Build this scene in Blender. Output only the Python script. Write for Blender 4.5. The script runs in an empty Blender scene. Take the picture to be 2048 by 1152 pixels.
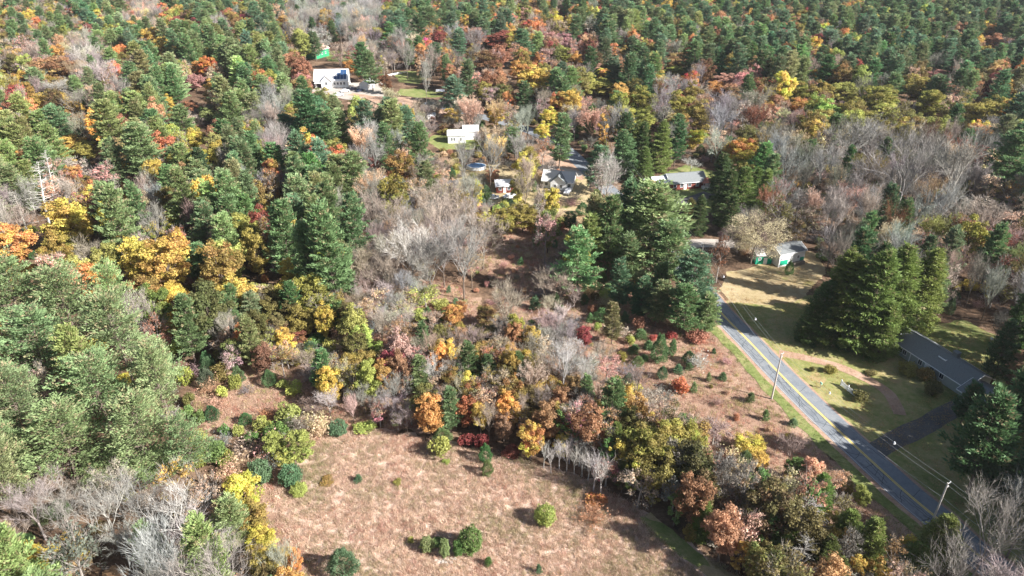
import bpy, math, random
import numpy as np
from mathutils import Vector, Matrix, noise as mnoise

sc = bpy.context.scene
COL = sc.collection
# ------------------------------------------------------------------ camera, sky, sun, exposure
F = 1434.0; CAMH = 90.0; TH = math.radians(29.5)
cam_d = bpy.data.cameras.new('camera'); cam = bpy.data.objects.new('camera', cam_d); COL.objects.link(cam)
cam.location = (0, 0, CAMH); cam.rotation_euler = (math.pi/2 - TH, 0, 0)
cam_d.sensor_width = 36; cam_d.lens = 36*F/2048; cam_d.clip_start = 1; cam_d.clip_end = 6000
sc.camera = cam
SUN_EL = math.radians(34); SUN_AZ = math.radians(-25)          # direction the sun stands in, from +x towards +y
sun_dir = Vector((math.cos(SUN_EL)*math.cos(SUN_AZ), math.cos(SUN_EL)*math.sin(SUN_AZ), math.sin(SUN_EL)))
w = bpy.data.worlds.new('World'); sc.world = w; w.use_nodes = True
wn = w.node_tree; bg = wn.nodes['Background']
sky = wn.nodes.new('ShaderNodeTexSky'); sky.sky_type = 'NISHITA'; sky.sun_disc = False
sky.sun_elevation = SUN_EL; sky.sun_rotation = math.pi/2 - SUN_AZ
sky.air_density = 1.0; sky.dust_density = 1.5
wn.links.new(sky.outputs[0], bg.inputs[0]); bg.inputs[1].default_value = 0.05
ld = bpy.data.lights.new('sun', 'SUN'); ld.energy = 5.0; ld.angle = math.radians(0.5); ld.color = (1, 0.97, 0.93)
sun = bpy.data.objects.new('sun', ld); COL.objects.link(sun)
sun.rotation_euler = sun_dir.to_track_quat('Z', 'Y').to_euler(); sun.location = (0, 0, 200)
sc.view_settings.view_transform = 'Standard'; sc.view_settings.look = 'None'
sc.view_settings.exposure = 1.55; sc.view_settings.gamma = 1.0; sc.view_settings.use_curve_mapping = False
sc.render.engine = 'CYCLES'
sc.cycles.max_bounces = 5; sc.cycles.diffuse_bounces = 3; sc.cycles.glossy_bounces = 2; sc.cycles.transmission_bounces = 3
sc.cycles.sample_clamp_indirect = 6; sc.cycles.volume_bounces = 0

rng = np.random.default_rng(7); random.seed(7)
FW = np.array([0, math.cos(TH), -math.sin(TH)]); UP = np.array([0, math.sin(TH), math.cos(TH)])
def at(px, py, z=0.0):
    d = FW*F + np.array([px-1024., 0, 0]) - UP*(py-576.)
    return np.array([0, 0, CAMH]) + d*((z-CAMH)/d[2])
def proj(p):
    v = np.asarray(p, float) - np.array([0, 0, CAMH]); k = v @ FW
    return 1024 + F*v[..., 0]/k, 576 - F*(v @ UP)/k, k

# ------------------------------------------------------------------ materials
def mat(name):
    m = bpy.data.materials.new(name); m.use_nodes = True
    nt = m.node_tree; b = nt.nodes['Principled BSDF']
    return m, nt, b
def N(nt, t, **kw):
    n = nt.nodes.new(t)
    for k, v in kw.items(): setattr(n, k, v)
    return n
def ramp(nt, stops, src):
    r = N(nt, 'ShaderNodeValToRGB'); e = r.color_ramp.elements
    while len(e) > 1: e.remove(e[-1])
    e[0].position, e[0].color = stops[0][0], (*stops[0][1], 1)
    for p, c in stops[1:]:
        x = e.new(p); x.color = (*c, 1)
    nt.links.new(src, r.inputs[0]); return r
def wpos(nt):
    return N(nt, 'ShaderNodeNewGeometry').outputs['Position']
def noise(nt, scale, detail=4, vec=None, rough=0.6, stretch=None):
    n = N(nt, 'ShaderNodeTexNoise'); n.inputs['Scale'].default_value = scale; n.inputs['Detail'].default_value = detail
    n.inputs['Roughness'].default_value = rough
    v = vec if vec is not None else wpos(nt)
    if stretch:
        mp = N(nt, 'ShaderNodeMapping'); mp.inputs['Scale'].default_value = stretch
        nt.links.new(v, mp.inputs[0]); v = mp.outputs[0]
    nt.links.new(v, n.inputs['Vector']); return n
def mixc(nt, fac, a, b, mode='MIX'):
    m = N(nt, 'ShaderNodeMix', data_type='RGBA', blend_type=mode)
    for sock, val in ((m.inputs[0], fac), (m.inputs[6], a), (m.inputs[7], b)):
        if isinstance(val, (int, float)): sock.default_value = val
        elif isinstance(val, tuple): sock.default_value = (*val, 1) if len(val) == 3 else val
        else: nt.links.new(val, sock)
    return m.outputs[2]
def flat(name, col, rough=0.7, var=0.25, scale=3.0, metallic=0.0, stretch=None, spec=0.3):
    m, nt, b = mat(name)
    n = noise(nt, scale, 5, stretch=stretch)
    lo = tuple(c*(1-var) for c in col); hi = tuple(min(1, c*(1+var)) for c in col)
    r = ramp(nt, [(0.3, lo), (0.7, hi)], n.outputs[0])
    nt.links.new(r.outputs[0], b.inputs['Base Color']); b.inputs['Roughness'].default_value = rough
    b.inputs['Metallic'].default_value = metallic; b.inputs['Specular IOR Level'].default_value = spec
    return m
def ground_mat(name, stops, s1=0.15, s2=2.5, patch=None, bump=0.3, fine=9.0, finevar=0.45):
    m, nt, b = mat(name)
    a = noise(nt, s1, 6); f = noise(nt, s2, 6, rough=0.75)
    mm = N(nt, 'ShaderNodeMath', operation='MULTIPLY_ADD'); nt.links.new(f.outputs[0], mm.inputs[0]); mm.inputs[1].default_value = 0.9
    sb = N(nt, 'ShaderNodeMath', operation='MULTIPLY_ADD'); nt.links.new(a.outputs[0], sb.inputs[0]); sb.inputs[1].default_value = 1.0; sb.inputs[2].default_value = -0.45
    nt.links.new(sb.outputs[0], mm.inputs[2])
    r = ramp(nt, stops, mm.outputs[0]); c = r.outputs[0]
    if patch:
        pn = noise(nt, patch[0], 5); pr = ramp(nt, [(patch[1], (0, 0, 0)), (patch[1]+0.1, (1, 1, 1))], pn.outputs[0])
        c = mixc(nt, pr.outputs[0], c, patch[2])
    g = noise(nt, fine, 3, rough=0.8); gr = ramp(nt, [(0.3, (1-finevar,)*3), (0.7, (1+finevar,)*3)], g.outputs[0])
    c = mixc(nt, 1.0, c, gr.outputs[0], 'MULTIPLY')
    nt.links.new(c, b.inputs['Base Color']); b.inputs['Roughness'].default_value = 0.95; b.inputs['Specular IOR Level'].default_value = 0.1
    bp = N(nt, 'ShaderNodeBump'); bp.inputs['Strength'].default_value = bump; bp.inputs['Distance'].default_value = 0.3
    nt.links.new(f.outputs[0], bp.inputs['Height']); nt.links.new(bp.outputs[0], b.inputs['Normal'])
    return m
M = {}
M['floor'] = ground_mat('forest_litter', [(0.25, (0.035, 0.024, 0.016)), (0.5, (0.12, 0.075, 0.048)), (0.75, (0.24, 0.16, 0.105))], 0.12, 1.2)
M['field'] = ground_mat('dry_grass_soil', [(0.2, (0.27, 0.18, 0.135)), (0.45, (0.42, 0.31, 0.24)), (0.8, (0.54, 0.41, 0.325))], 0.09, 0.9, (0.11, 0.62, (0.24, 0.18, 0.08)), 0.5, 5.0, 0.35)
M['heath'] = ground_mat('brush_ground', [(0.2, (0.13, 0.075, 0.052)), (0.45, (0.27, 0.17, 0.12)), (0.8, (0.38, 0.27, 0.19))], 0.12, 1.0, (0.2, 0.6, (0.20, 0.19, 0.07)), 0.5, 5.0, 0.45)
M['lawn'] = ground_mat('lawn_grass', [(0.2, (0.10, 0.125, 0.035)), (0.42, (0.19, 0.20, 0.065)), (0.6, (0.28, 0.25, 0.11)), (0.8, (0.36, 0.28, 0.15))], 0.12, 0.7, (0.16, 0.58, (0.34, 0.25, 0.13)), 0.2, 8.0, 0.2)
M['green'] = ground_mat('green_grass', [(0.2, (0.09, 0.12, 0.035)), (0.45, (0.16, 0.19, 0.06)), (0.7, (0.27, 0.25, 0.11)), (0.85, (0.33, 0.25, 0.15))], 0.2, 1.0, (0.3, 0.62, (0.28, 0.2, 0.1)), 0.3, 7.0, 0.3)
M['tanlawn'] = ground_mat('dry_lawn', [(0.2, (0.24, 0.19, 0.09)), (0.5, (0.36, 0.28, 0.16)), (0.8, (0.42, 0.36, 0.22))], 0.12, 0.8, (0.15, 0.6, (0.22, 0.22, 0.07)), 0.2, 6.0, 0.25)
M['dirt'] = ground_mat('roadside_dirt', [(0.2, (0.24, 0.15, 0.10)), (0.5, (0.36, 0.235, 0.165)), (0.8, (0.44, 0.32, 0.24))], 0.3, 2.0, None, 0.2, 8.0, 0.2)
M['gravel'] = ground_mat('gravel', [(0.2, (0.26, 0.22, 0.19)), (0.5, (0.36, 0.32, 0.28)), (0.8, (0.48, 0.43, 0.38))], 0.3, 3.0, None, 0.3, 9.0, 0.3)
M['asphalt'] = ground_mat('worn_asphalt', [(0.2, (0.125, 0.14, 0.16)), (0.45, (0.18, 0.195, 0.21)), (0.6, (0.20, 0.21, 0.22)), (0.85, (0.27, 0.265, 0.26))], 0.4, 2.2, (0.35, 0.6, (0.15, 0.16, 0.175)), 0.06, 12.0, 0.12)
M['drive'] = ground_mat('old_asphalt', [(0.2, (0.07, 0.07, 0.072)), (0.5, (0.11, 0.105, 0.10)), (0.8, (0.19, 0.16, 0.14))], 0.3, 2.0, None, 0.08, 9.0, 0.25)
M['yellow'] = flat('yellow_paint', (0.62, 0.46, 0.13), 0.7, 0.18, 6)
M['edge'] = flat('worn_white_paint', (0.42, 0.40, 0.38), 0.7, 0.35, 4)
M['tar'] = flat('crack_tar', (0.045, 0.05, 0.055), 0.6, 0.3, 4)
M['white'] = flat('white_paint', (0.80, 0.80, 0.80), 0.5, 0.05, 2)
M['siding'] = flat('white_siding', (0.76, 0.76, 0.75), 0.55, 0.06, 1.5, stretch=(1, 1, 8))
M['grey_siding'] = flat('grey_green_siding', (0.34, 0.37, 0.35), 0.6, 0.1, 1.5, stretch=(1, 1, 8))
M['green_siding'] = flat('green_siding', (0.03, 0.24, 0.11), 0.6, 0.12, 1.5, stretch=(1, 1, 8))
M['green_panel'] = flat('green_panel', (0.01, 0.34, 0.20), 0.5, 0.1, 2)
M['brick'] = flat('red_brick', (0.20, 0.055, 0.04), 0.8, 0.3, 7)
M['roof'] = flat('grey_shingles', (0.17, 0.18, 0.18), 0.85, 0.22, 5, stretch=(1, 1, 3))
M['roof_light'] = flat('pale_shingles', (0.48, 0.47, 0.45), 0.8, 0.12, 4)
M['roof_white'] = flat('whitish_roof', (0.72, 0.72, 0.72), 0.6, 0.08, 3)
M['roof_tan'] = flat('pinkish_tan_shingles', (0.52, 0.36, 0.28), 0.8, 0.15, 3)
M['roof_rust'] = flat('rust_red_shingles', (0.30, 0.12, 0.08), 0.8, 0.2, 3)
M['glass'] = flat('window_glass', (0.03, 0.04, 0.05), 0.08, 0.2, 1, spec=0.6)
M['solar'] = flat('solar_cells', (0.03, 0.07, 0.16), 0.2, 0.2, 2, spec=0.6)
M['pole'] = flat('weathered_pole', (0.46, 0.42, 0.38), 0.8, 0.2, 3, stretch=(6, 6, 0.6))
M['metal'] = flat('dull_metal', (0.45, 0.46, 0.47), 0.45, 0.1, 3, 0.6)
M['wire'] = flat('wire_grey', (0.30, 0.31, 0.32), 0.6, 0.1, 1)
M['dark'] = flat('dark_rubber', (0.03, 0.03, 0.035), 0.7, 0.2, 3)
M['car_dark'] = flat('dark_car_paint', (0.03, 0.035, 0.06), 0.25, 0.1, 1, spec=0.6)
M['car_white'] = flat('white_car_paint', (0.75, 0.75, 0.76), 0.3, 0.03, 1, spec=0.6)
M['blue'] = flat('blue_cover', (0.10, 0.22, 0.38), 0.4, 0.2, 1.5)
M['wood'] = flat('grey_wood', (0.24, 0.20, 0.16), 0.8, 0.25, 3)
M['rock'] = flat('pale_stone', (0.45, 0.42, 0.38), 0.9, 0.3, 4)

class Sock: pass
def tint(nt, inst):
    oi = N(nt, 'ShaderNodeObjectInfo')
    if not inst: return oi.outputs['Color'], oi.outputs['Alpha'], oi.outputs['Random']
    t = N(nt, 'ShaderNodeAttribute', attribute_name='tint', attribute_type='INSTANCER'); s = N(nt, 'ShaderNodeAttribute', attribute_name='shift', attribute_type='INSTANCER')
    return t.outputs['Color'], s.outputs['Fac'], oi.outputs['Random']
def leaf_mat(name, trans=0.28, rough=0.6, inst=False):
    m, nt, b = mat(name)
    tc, ta, tr = tint(nt, inst)
    v = N(nt, 'ShaderNodeAttribute', attribute_name='v')
    sep = N(nt, 'ShaderNodeSeparateColor'); nt.links.new(v.outputs['Color'], sep.inputs[0])
    # alpha carries a hue shift for the second leaf colour
    ms = N(nt, 'ShaderNodeMath', operation='MULTIPLY'); nt.links.new(sep.outputs[0], ms.inputs[0])
    al = N(nt, 'ShaderNodeMath', operation='SUBTRACT'); nt.links.new(ta, al.inputs[0]); al.inputs[1].default_value = 0.5
    a2 = N(nt, 'ShaderNodeMath', operation='MULTIPLY'); nt.links.new(al.outputs[0], a2.inputs[0]); a2.inputs[1].default_value = 0.36
    nt.links.new(a2.outputs[0], ms.inputs[1])
    ad = N(nt, 'ShaderNodeMath', operation='ADD'); nt.links.new(ms.outputs[0], ad.inputs[0]); ad.inputs[1].default_value = 0.5
    rj = N(nt, 'ShaderNodeMath', operation='MULTIPLY_ADD'); nt.links.new(tr, rj.inputs[0]); rj.inputs[1].default_value = 0.03; rj.inputs[2].default_value = -0.015
    ad2 = N(nt, 'ShaderNodeMath', operation='ADD'); nt.links.new(ad.outputs[0], ad2.inputs[0]); nt.links.new(rj.outputs[0], ad2.inputs[1])
    hs = N(nt, 'ShaderNodeHueSaturation'); nt.links.new(ad2.outputs[0], hs.inputs['Hue']); nt.links.new(tc, hs.inputs['Color'])
    # value: per leaf
    vm = N(nt, 'ShaderNodeMath', operation='MULTIPLY_ADD'); nt.links.new(sep.outputs[1], vm.inputs[0]); vm.inputs[1].default_value = 1.1; vm.inputs[2].default_value = 0.78
    nt.links.new(vm.outputs[0], hs.inputs['Value'])
    # dry tips: part of the needles is tan
    c = mixc(nt, sep.outputs[2], hs.outputs[0], (0.42, 0.30, 0.19))
    nt.links.new(c, b.inputs['Base Color']); b.inputs['Roughness'].default_value = rough; b.inputs['Specular IOR Level'].default_value = 0.25
    t = N(nt, 'ShaderNodeBsdfTranslucent'); nt.links.new(c, t.inputs[0])
    mx = N(nt, 'ShaderNodeMixShader'); mx.inputs[0].default_value = trans
    nt.links.new(b.outputs[0], mx.inputs[1]); nt.links.new(t.outputs[0], mx.inputs[2])
    nt.links.new(mx.outputs[0], nt.nodes['Material Output'].inputs[0])
    return m
M['leaf'] = leaf_mat('leaves', .42); M['needle'] = leaf_mat('needles', 0.38, 0.55)
M['leaf_i'] = leaf_mat('massed_leaves', .42, .6, True); M['needle_i'] = leaf_mat('massed_needles', 0.38, 0.55, True)
def bark_mat(name, obj_col, base=None, inst=False):
    m, nt, b = mat(name)
    n = noise(nt, 2.0, 4); r = ramp(nt, [(0.3, (0.6,)*3), (0.7, (1.25,)*3)], n.outputs[0])
    if obj_col:
        src = tint(nt, inst)[0]
        if obj_col == 'half': src = mixc(nt, 0.55, src, base)
    else: src = base
    c = mixc(nt, 1.0, src, r.outputs[0], 'MULTIPLY')
    nt.links.new(c, b.inputs['Base Color']); b.inputs['Roughness'].default_value = 0.9; b.inputs['Specular IOR Level'].default_value = 0.1
    return m
M['bark'] = bark_mat('bark', False, (0.16, 0.125, 0.10)); M['palebark'] = bark_mat('pale_bark', True); M['palebark_i'] = bark_mat('massed_pale_bark', True, None, True)
M['blade'] = leaf_mat('grass_blades', 0.42, 0.7, True)

# ------------------------------------------------------------------ mesh helpers
def tri_mesh(name, tris, mats, mi=None, col=None):
    """tris (n,3,3) loose triangles"""
    n = len(tris); me = bpy.data.meshes.new(name)
    me.vertices.add(n*3); me.vertices.foreach_set('co', np.ascontiguousarray(tris, dtype=np.float32).ravel())
    me.loops.add(n*3); me.loops.foreach_set('vertex_index', np.arange(n*3, dtype=np.int32))
    me.polygons.add(n); me.polygons.foreach_set('loop_start', np.arange(0, n*3, 3, dtype=np.int32))
    for m in mats: me.materials.append(m)
    if mi is not None: me.polygons.foreach_set('material_index', np.asarray(mi, dtype=np.int32))
    if col is not None:
        a = me.attributes.new('v', 'FLOAT_COLOR', 'POINT')
        c = np.ones((n, 3, 4), dtype=np.float32); c[:, :, :3] = np.asarray(col)[:, None, :]
        a.data.foreach_set('color', c.ravel())
    me.update(calc_edges=True); return me
def py_mesh(name, V, Fc, mats, mi=None):
    me = bpy.data.meshes.new(name); me.from_pydata([tuple(v) for v in V], [], Fc)
    for m in mats: me.materials.append(m)
    if mi: me.polygons.foreach_set('material_index', mi)
    me.update(); return me
def link(name, me, parent=None, loc=None, rz=None):
    o = bpy.data.objects.new(name, me); COL.objects.link(o)
    if parent is not None: o.parent = parent
    if loc is not None: o.location = tuple(loc)
    if rz is not None: o.rotation_euler = (0, 0, rz)
    return o
def tag(o, label=None, cat=None, group=None, kind=None):
    if label: o['label'] = label
    if cat: o['category'] = cat
    if group: o['group'] = group
    if kind: o['kind'] = kind
    return o
class MB:
    def __init__(s): s.V = []; s.F = []
    def quadbox(s, pts):
        b = len(s.V); s.V += [tuple(p) for p in pts]
        for f in ((0, 3, 2, 1), (4, 5, 6, 7), (0, 1, 5, 4), (1, 2, 6, 5), (2, 3, 7, 6), (3, 0, 4, 7)): s.F.append([b+i for i in f])
    def box(s, x0, x1, y0, y1, z0, z1):
        s.quadbox([(x0, y0, z0), (x1, y0, z0), (x1, y1, z0), (x0, y1, z0), (x0, y0, z1), (x1, y0, z1), (x1, y1, z1), (x0, y1, z1)]); return s
    def tube(s, p, q, r0, r1, n=8, cap=True):
        p = Vector(p); q = Vector(q); d = (q-p).normalized(); a = d.orthogonal().normalized(); c = d.cross(a); b = len(s.V)
        for o, r in ((p, r0), (q, r1)):
            for i in range(n):
                t = 2*math.pi*i/n; s.V.append(tuple(o + a*(r*math.cos(t)) + c*(r*math.sin(t))))
        for i in range(n): s.F.append([b+i, b+(i+1) % n, b+n+(i+1) % n, b+n+i])
        if cap: s.F.append([b+n+i for i in range(n)]); s.F.append([b+n-1-i for i in range(n)])
        return s
    def poly(s, pts):
        b = len(s.V); s.V += [tuple(p) for p in pts]; s.F.append(list(range(b, b+len(pts)))); return s
    def build(s, name, m, parent=None):
        return link(name, py_mesh(name, s.V, s.F, [m]), parent)

# ------------------------------------------------------------------ ground sheets
def in_poly(x, y, P):
    c = False; j = len(P)-1
    for i in range(len(P)):
        if (P[i][1] > y) != (P[j][1] > y) and x < (P[j][0]-P[i][0])*(y-P[i][1])/(P[j][1]-P[i][1]+1e-12)+P[i][0]: c = not c
        j = i
    return c
def ragged(G, step=0.8, amp=0.7, fr=0.35, seed=0):
    out = []
    for i in range(len(G)):
        a = np.array(G[i][:2]); b = np.array(G[(i+1) % len(G)][:2]); L = np.linalg.norm(b-a); n = max(1, int(L/step)); nn = np.array([-(b-a)[1], (b-a)[0]])/(L+1e-9)
        for k in range(n):
            p = a+(b-a)*k/n
            o = mnoise.noise(Vector((p[0]*fr, p[1]*fr, seed))) + 0.5*mnoise.noise(Vector((p[0]*fr*3.1, p[1]*fr*3.1, seed+9)))
            out.append(p+nn*o*amp*2)
    return out
CLEAR = []     # ground polygons trees keep out of
def sheet(name, PX, m, z, amp=0.6, label=None, clear=False, ground=False):
    G = PX if ground else [at(*p)[:2] for p in PX]
    if clear: CLEAR.append([tuple(g) for g in G])
    R = ragged(G, 0.8, amp, seed=len(COL.objects)*1.7) if amp else G
    o = link(name, py_mesh(name, [(p[0], p[1], z) for p in R], [list(range(len(R)))], [m]))
    if o.data.polygons[0].normal.z < 0:
        o.data.flip_normals()
    tag(o, label, kind='structure'); return o
def strip_pts(C, w0, w1=None, step=1.5):
    """resampled centre line -> left and right border points; w0 left, w1 right offsets"""
    C = [np.array(c[:2]) for c in C]; D = [C[0]]
    for i in range(len(C)-1):          # catmull-rom
        p0 = C[max(i-1, 0)]; p1 = C[i]; p2 = C[i+1]; p3 = C[min(i+2, len(C)-1)]; n = max(2, int(np.linalg.norm(p2-p1)/step))
        for k in range(1, n+1):
            t = k/n; D.append(0.5*((2*p1)+(-p0+p2)*t+(2*p0-5*p1+4*p2-p3)*t*t+(-p0+3*p1-3*p2+p3)*t**3))
    L = []; R = []
    for i, p in enumerate(D):
        d = D[min(i+1, len(D)-1)]-D[max(i-1, 0)]; d = d/np.linalg.norm(d); n = np.array([-d[1], d[0]])
        L.append(p+n*w0); R.append(p+n*w1)
    return D, L, R
def strip(name, C, w0, w1, m, z, jit=0.0, label=None, parent=None, sel=None):
    D, L, R = strip_pts(C, w0, w1)
    V = []; Fc = []
    for i in range(len(D)):
        ja = mnoise.noise(Vector((i*0.37, w0, z*99)))*jit; jb = mnoise.noise(Vector((i*0.41, w1+5, z*99)))*jit
        n = (L[i]-R[i])/(np.linalg.norm(L[i]-R[i])+1e-9)
        V += [(*(L[i]+n*ja), z), (*(R[i]-n*jb), z)]
        if i: Fc.append([2*i-2, 2*i-1, 2*i+1, 2*i])
    o = link(name, py_mesh(name, V, Fc, [m]), parent)
    if o.data.polygons[0].normal.z < 0: o.data.flip_normals()
    if parent is None: tag(o, label, kind='structure')
    return o

g = link('ground', py_mesh('ground', [(-1390, -35, 0), (1390, -35, 0), (1390, 1490, 0), (-1390, 1490, 0)], [[0, 1, 2, 3]], [M['floor']]))
tag(g, 'leaf littered forest floor under the trees', kind='structure')
HEATH = [[(940, 470), (1060, 430), (1180, 430), (1240, 520), (1330, 600), (1400, 660), (1440, 655), (1520, 760), (1640, 880), (1700, 960), (1660, 1010), (1560, 930), (1400, 930), (1280, 860), (1160, 780), (1060, 700), (1000, 600)],
         [(380, 790), (420, 740), (540, 720), (620, 760), (700, 800), (760, 860), (700, 900), (560, 880), (470, 870), (400, 850)],
         [(720, 560), (900, 560), (1000, 640), (1000, 760), (900, 860), (780, 860), (640, 760), (660, 680)],
         [(470, 960), (560, 930), (650, 1080), (680, 1240), (560, 1330), (470, 1200), (520, 1080)],
         [(1480, 940), (1640, 930), (1780, 1010), (1900, 1120), (1990, 1240), (1600, 1240), (1500, 1120), (1400, 1000)]]
for i_, h in enumerate(HEATH): sheet('brush_ground', h, M['heath'], 0.003 + i_*0.0012, 1.2, 'reddish brown brushy ground between the thickets', False)
FIELD = [(545, 1010), (560, 950), (610, 900), (660, 868), (760, 860), (900, 890), (1000, 905), (1080, 930), (1180, 960), (1250, 1000), (1330, 1060), (1400, 1100), (1500, 1170), (1640, 1300), (560, 1330), (640, 1140), (610, 1110), (570, 1060)]
sheet('hay_field', FIELD, M['field'], 0.009, 0.8, 'open field of dry pinkish tan grass', True)
NOGRASS = [[tuple(at(*q)[:2]) for q in P] for P in ([(1275, 1030), (1330, 1040), (1390, 1090), (1430, 1135), (1480, 1170), (1560, 1230), (1500, 1235), (1440, 1180), (1380, 1130), (1320, 1080)],)]
PATHC = [at(1290, 1030), at(1335, 1075), at(1400, 1125), at(1480, 1180), at(1560, 1240)]
strip('mown_path', PATHC, 1.3, -1.3, M['tanlawn'], 0.0115, 0.5, 'paler mown strip along the edge of the field')
sheet('mown_path_grass', [(1280, 1035), (1330, 1045), (1385, 1095), (1420, 1130), (1395, 1135), (1350, 1105), (1305, 1075)], M['green'], 0.0135, 0.4, 'green grass patch on the mown strip')
# road
RC = [at(*p) for p in [(2110, 1250), (1993, 1141), (1936, 1094), (1881, 1043), (1814, 987), (1740, 920), (1672, 857), (1609, 797), (1553, 741), (1500, 685), (1444, 628), (1395, 570), (1330, 495), (1255, 415), (1195, 360), (1160, 325), (1125, 295), (1060, 262), (960, 232), (850, 205)]]
Dm, Lm, Rm = strip_pts(RC, 7.4, -5.2)
CLEAR.append([tuple(p) for p in Lm]+[tuple(p) for p in Rm[::-1]])
for (cx, cy) in ((0, 0),):
    pass
LAWNS = [
    ('lawn', [(1446, 600), (1500, 598), (1640, 590), (1760, 640), (1800, 640), (1850, 655), (1960, 720), (2048, 790), (2080, 1100), (1985, 1075), (1880, 1000), (1740, 875), (1640, 785), (1550, 700), (1480, 635)], M['lawn'], 'olive green lawn between the road and the ranch house'),
    ('back_lawn', [(1810, 655), (1870, 648), (1925, 640), (1990, 670), (2010, 735), (1960, 740), (1900, 700)], M['green'], 'sunlit green lawn behind the ranch house'),
    ('dry_lawn', [(1440, 580), (1455, 545), (1500, 535), (1600, 500), (1640, 510), (1650, 545), (1600, 600), (1540, 610), (1455, 605)], M['tanlawn'], 'dry tan lawn in front of the white and green cottage'),
    ('green_lawn', [(1430, 395), (1390, 400), (1400, 425), (1440, 425), (1450, 405)], M['green'], 'bright green grass in front of the brick house'),
    ('side_lawn', [(1320, 350), (1370, 330), (1440, 345), (1440, 400), (1330, 400)], M['green'], 'green grass round the brick house'),
    ('cottage_lawn', [(850, 280), (870, 270), (905, 272), (960, 285), (940, 300), (880, 300)], M['green'], 'small bright lawn beside the white cottage'),
    ('far_lawn', [(795, 190), (800, 178), (850, 178), (885, 184), (890, 194), (840, 196)], M['green'], 'far green lawn beyond the pines'),
    ('upper_lawn', [(790, 152), (795, 143), (840, 142), (860, 152), (840, 168), (800, 165)], M['green'], 'small upper lawn behind the bare trees'),
    ('house_lawn', [(650, 105), (690, 98), (712, 108), (700, 125), (655, 122)], M['green'], 'lawn beside the green gabled house'),
    ('yard', [(880, 350), (950, 330), (1050, 330), (1170, 340), (1190, 420), (1200, 470), (1100, 430), (1000, 410), (900, 400)], M['tanlawn'], 'dry yard round the small houses'),
    ('yard_apron', [(1080, 305), (1130, 290), (1160, 330), (1165, 360), (1120, 345), (1040, 345), (1030, 330)], M['dirt'], 'bare brownish ground by the road bend'),
    ('parking_yard', [(600, 185), (690, 165), (760, 165), (790, 190), (700, 200), (640, 190)], M['gravel'], 'pale gravel parking yard by the solar house'),
]
for i_, (nm, P, m, lb) in enumerate(LAWNS): sheet(nm, P, m, 0.013 + i_*0.003, 0.5, lb, nm != 'yard')
strip('roadside_verge', RC[:11], 6.3, 3.0, M['green'], 0.052, 0.9, 'green grass verge along the field side of the road')
strip('roadside_lawn', RC[:11], -3.0, -9.5, M['lawn'], 0.0505, 0.3, 'grassy edge of the lawn along the road')
strip('dirt_shoulder', RC[:13], 3.9, 2.9, M['dirt'], 0.056, 0.3, 'reddish dirt shoulder along the field side of the road')
strip('far_shoulder', RC[:13], -2.9, -3.6, M['dirt'], 0.056, 0.3, 'narrow dirt edge on the lawn side of the road')
road = strip('road', RC, 3.05, -3.05, M['asphalt'], 0.064, 0.08, 'cracked grey asphalt two lane road')
strip('centre_line', RC[:13], 0.24, 0.05, M['yellow'], 0.070, 0.0, None, road)
strip('centre_line', RC[:13], -0.05, -0.24, M['yellow'], 0.070, 0.0, None, road)
strip('edge_line', RC[:13], 2.85, 2.76, M['edge'], 0.070, 0.03, None, road)
cr = MB()   # crack sealing
def crack(p, q, wob, wd):
    p = np.array(p); q = np.array(q); n = max(3, int(np.linalg.norm(q-p)/0.35)); d = (q-p)/np.linalg.norm(q-p); nn = np.array([-d[1], d[0]]); o = 0; pr = None
    for i in range(n+1):
        o += rng.normal(0, wob); o *= 0.9
        c = p+(q-p)*i/n+nn*o
        if pr is not None:
            e = c-pr; e = np.array([-e[1], e[0]])/(np.linalg.norm(e)+1e-9)*wd*1.7
            cr.poly([(*(pr-e), 0.067), (*(c-e), 0.067), (*(c+e), 0.067), (*(pr+e), 0.067)])
        pr = c
Dc, Lc, Rc = strip_pts(RC[:13], 1, -1, 1.0)
def rp(i, off):
    i = int(max(1, min(len(Dc)-2, i))); n = Lc[i]-Dc[i]; return Dc[i]+n*off
i = 3
while i < len(Dc)-6:
    for off in (2.2, 1.3, 0.5, -0.6, -2.3):
        if rng.random() < (0.75 if off > 0 else 0.22): crack(rp(i, off+rng.normal(0, .15)), rp(i+5, off+rng.normal(0, .35)), 0.09, 0.028)
    if rng.random() < 0.85: crack(rp(i, 2.7), rp(i+rng.normal(0, 1.5), 0.3), 0.08, 0.028)
    if rng.random() < 0.7: crack(rp(i+2, 2.2), rp(i+3, 0.4), 0.08, 0.025)
    if rng.random() < 0.2: crack(rp(i, 0.2), rp(i+1, -2.6), 0.08, 0.022)
    i += 4
cr.build('tar_crack', M['tar'], road)['kind'] = 'stuff'
# driveways
DZ = [0.0565]
def drive(name, P, w, m, lb):
    DZ[0] += 0.001; z = DZ[0]
    G = [at(*p) for p in P]; D_, L_, R_ = strip_pts(G, w/2, -w/2); CLEAR.append([tuple(p) for p in L_]+[tuple(p) for p in R_[::-1]])
    strip(name, G, w/2, -w/2, m, z, 0.3, lb)
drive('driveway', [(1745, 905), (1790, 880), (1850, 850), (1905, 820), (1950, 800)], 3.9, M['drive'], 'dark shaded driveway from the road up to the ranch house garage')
drive('side_driveway', [(1558, 706), (1610, 716), (1680, 735), (1740, 762), (1780, 790), (1800, 830)], 2.4, M['dirt'], 'narrow loop driveway across the lawn of the ranch house')
drive('gravel_drive', [(1345, 494), (1390, 487), (1440, 487), (1500, 492), (1550, 500)], 5.4, M['gravel'], 'pale gravel drive leading right from the road')
drive('brick_house_drive', [(1290, 425), (1330, 405), (1375, 402), (1425, 385)], 5.0, M['drive'], 'grey driveway before the brick house')
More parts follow.
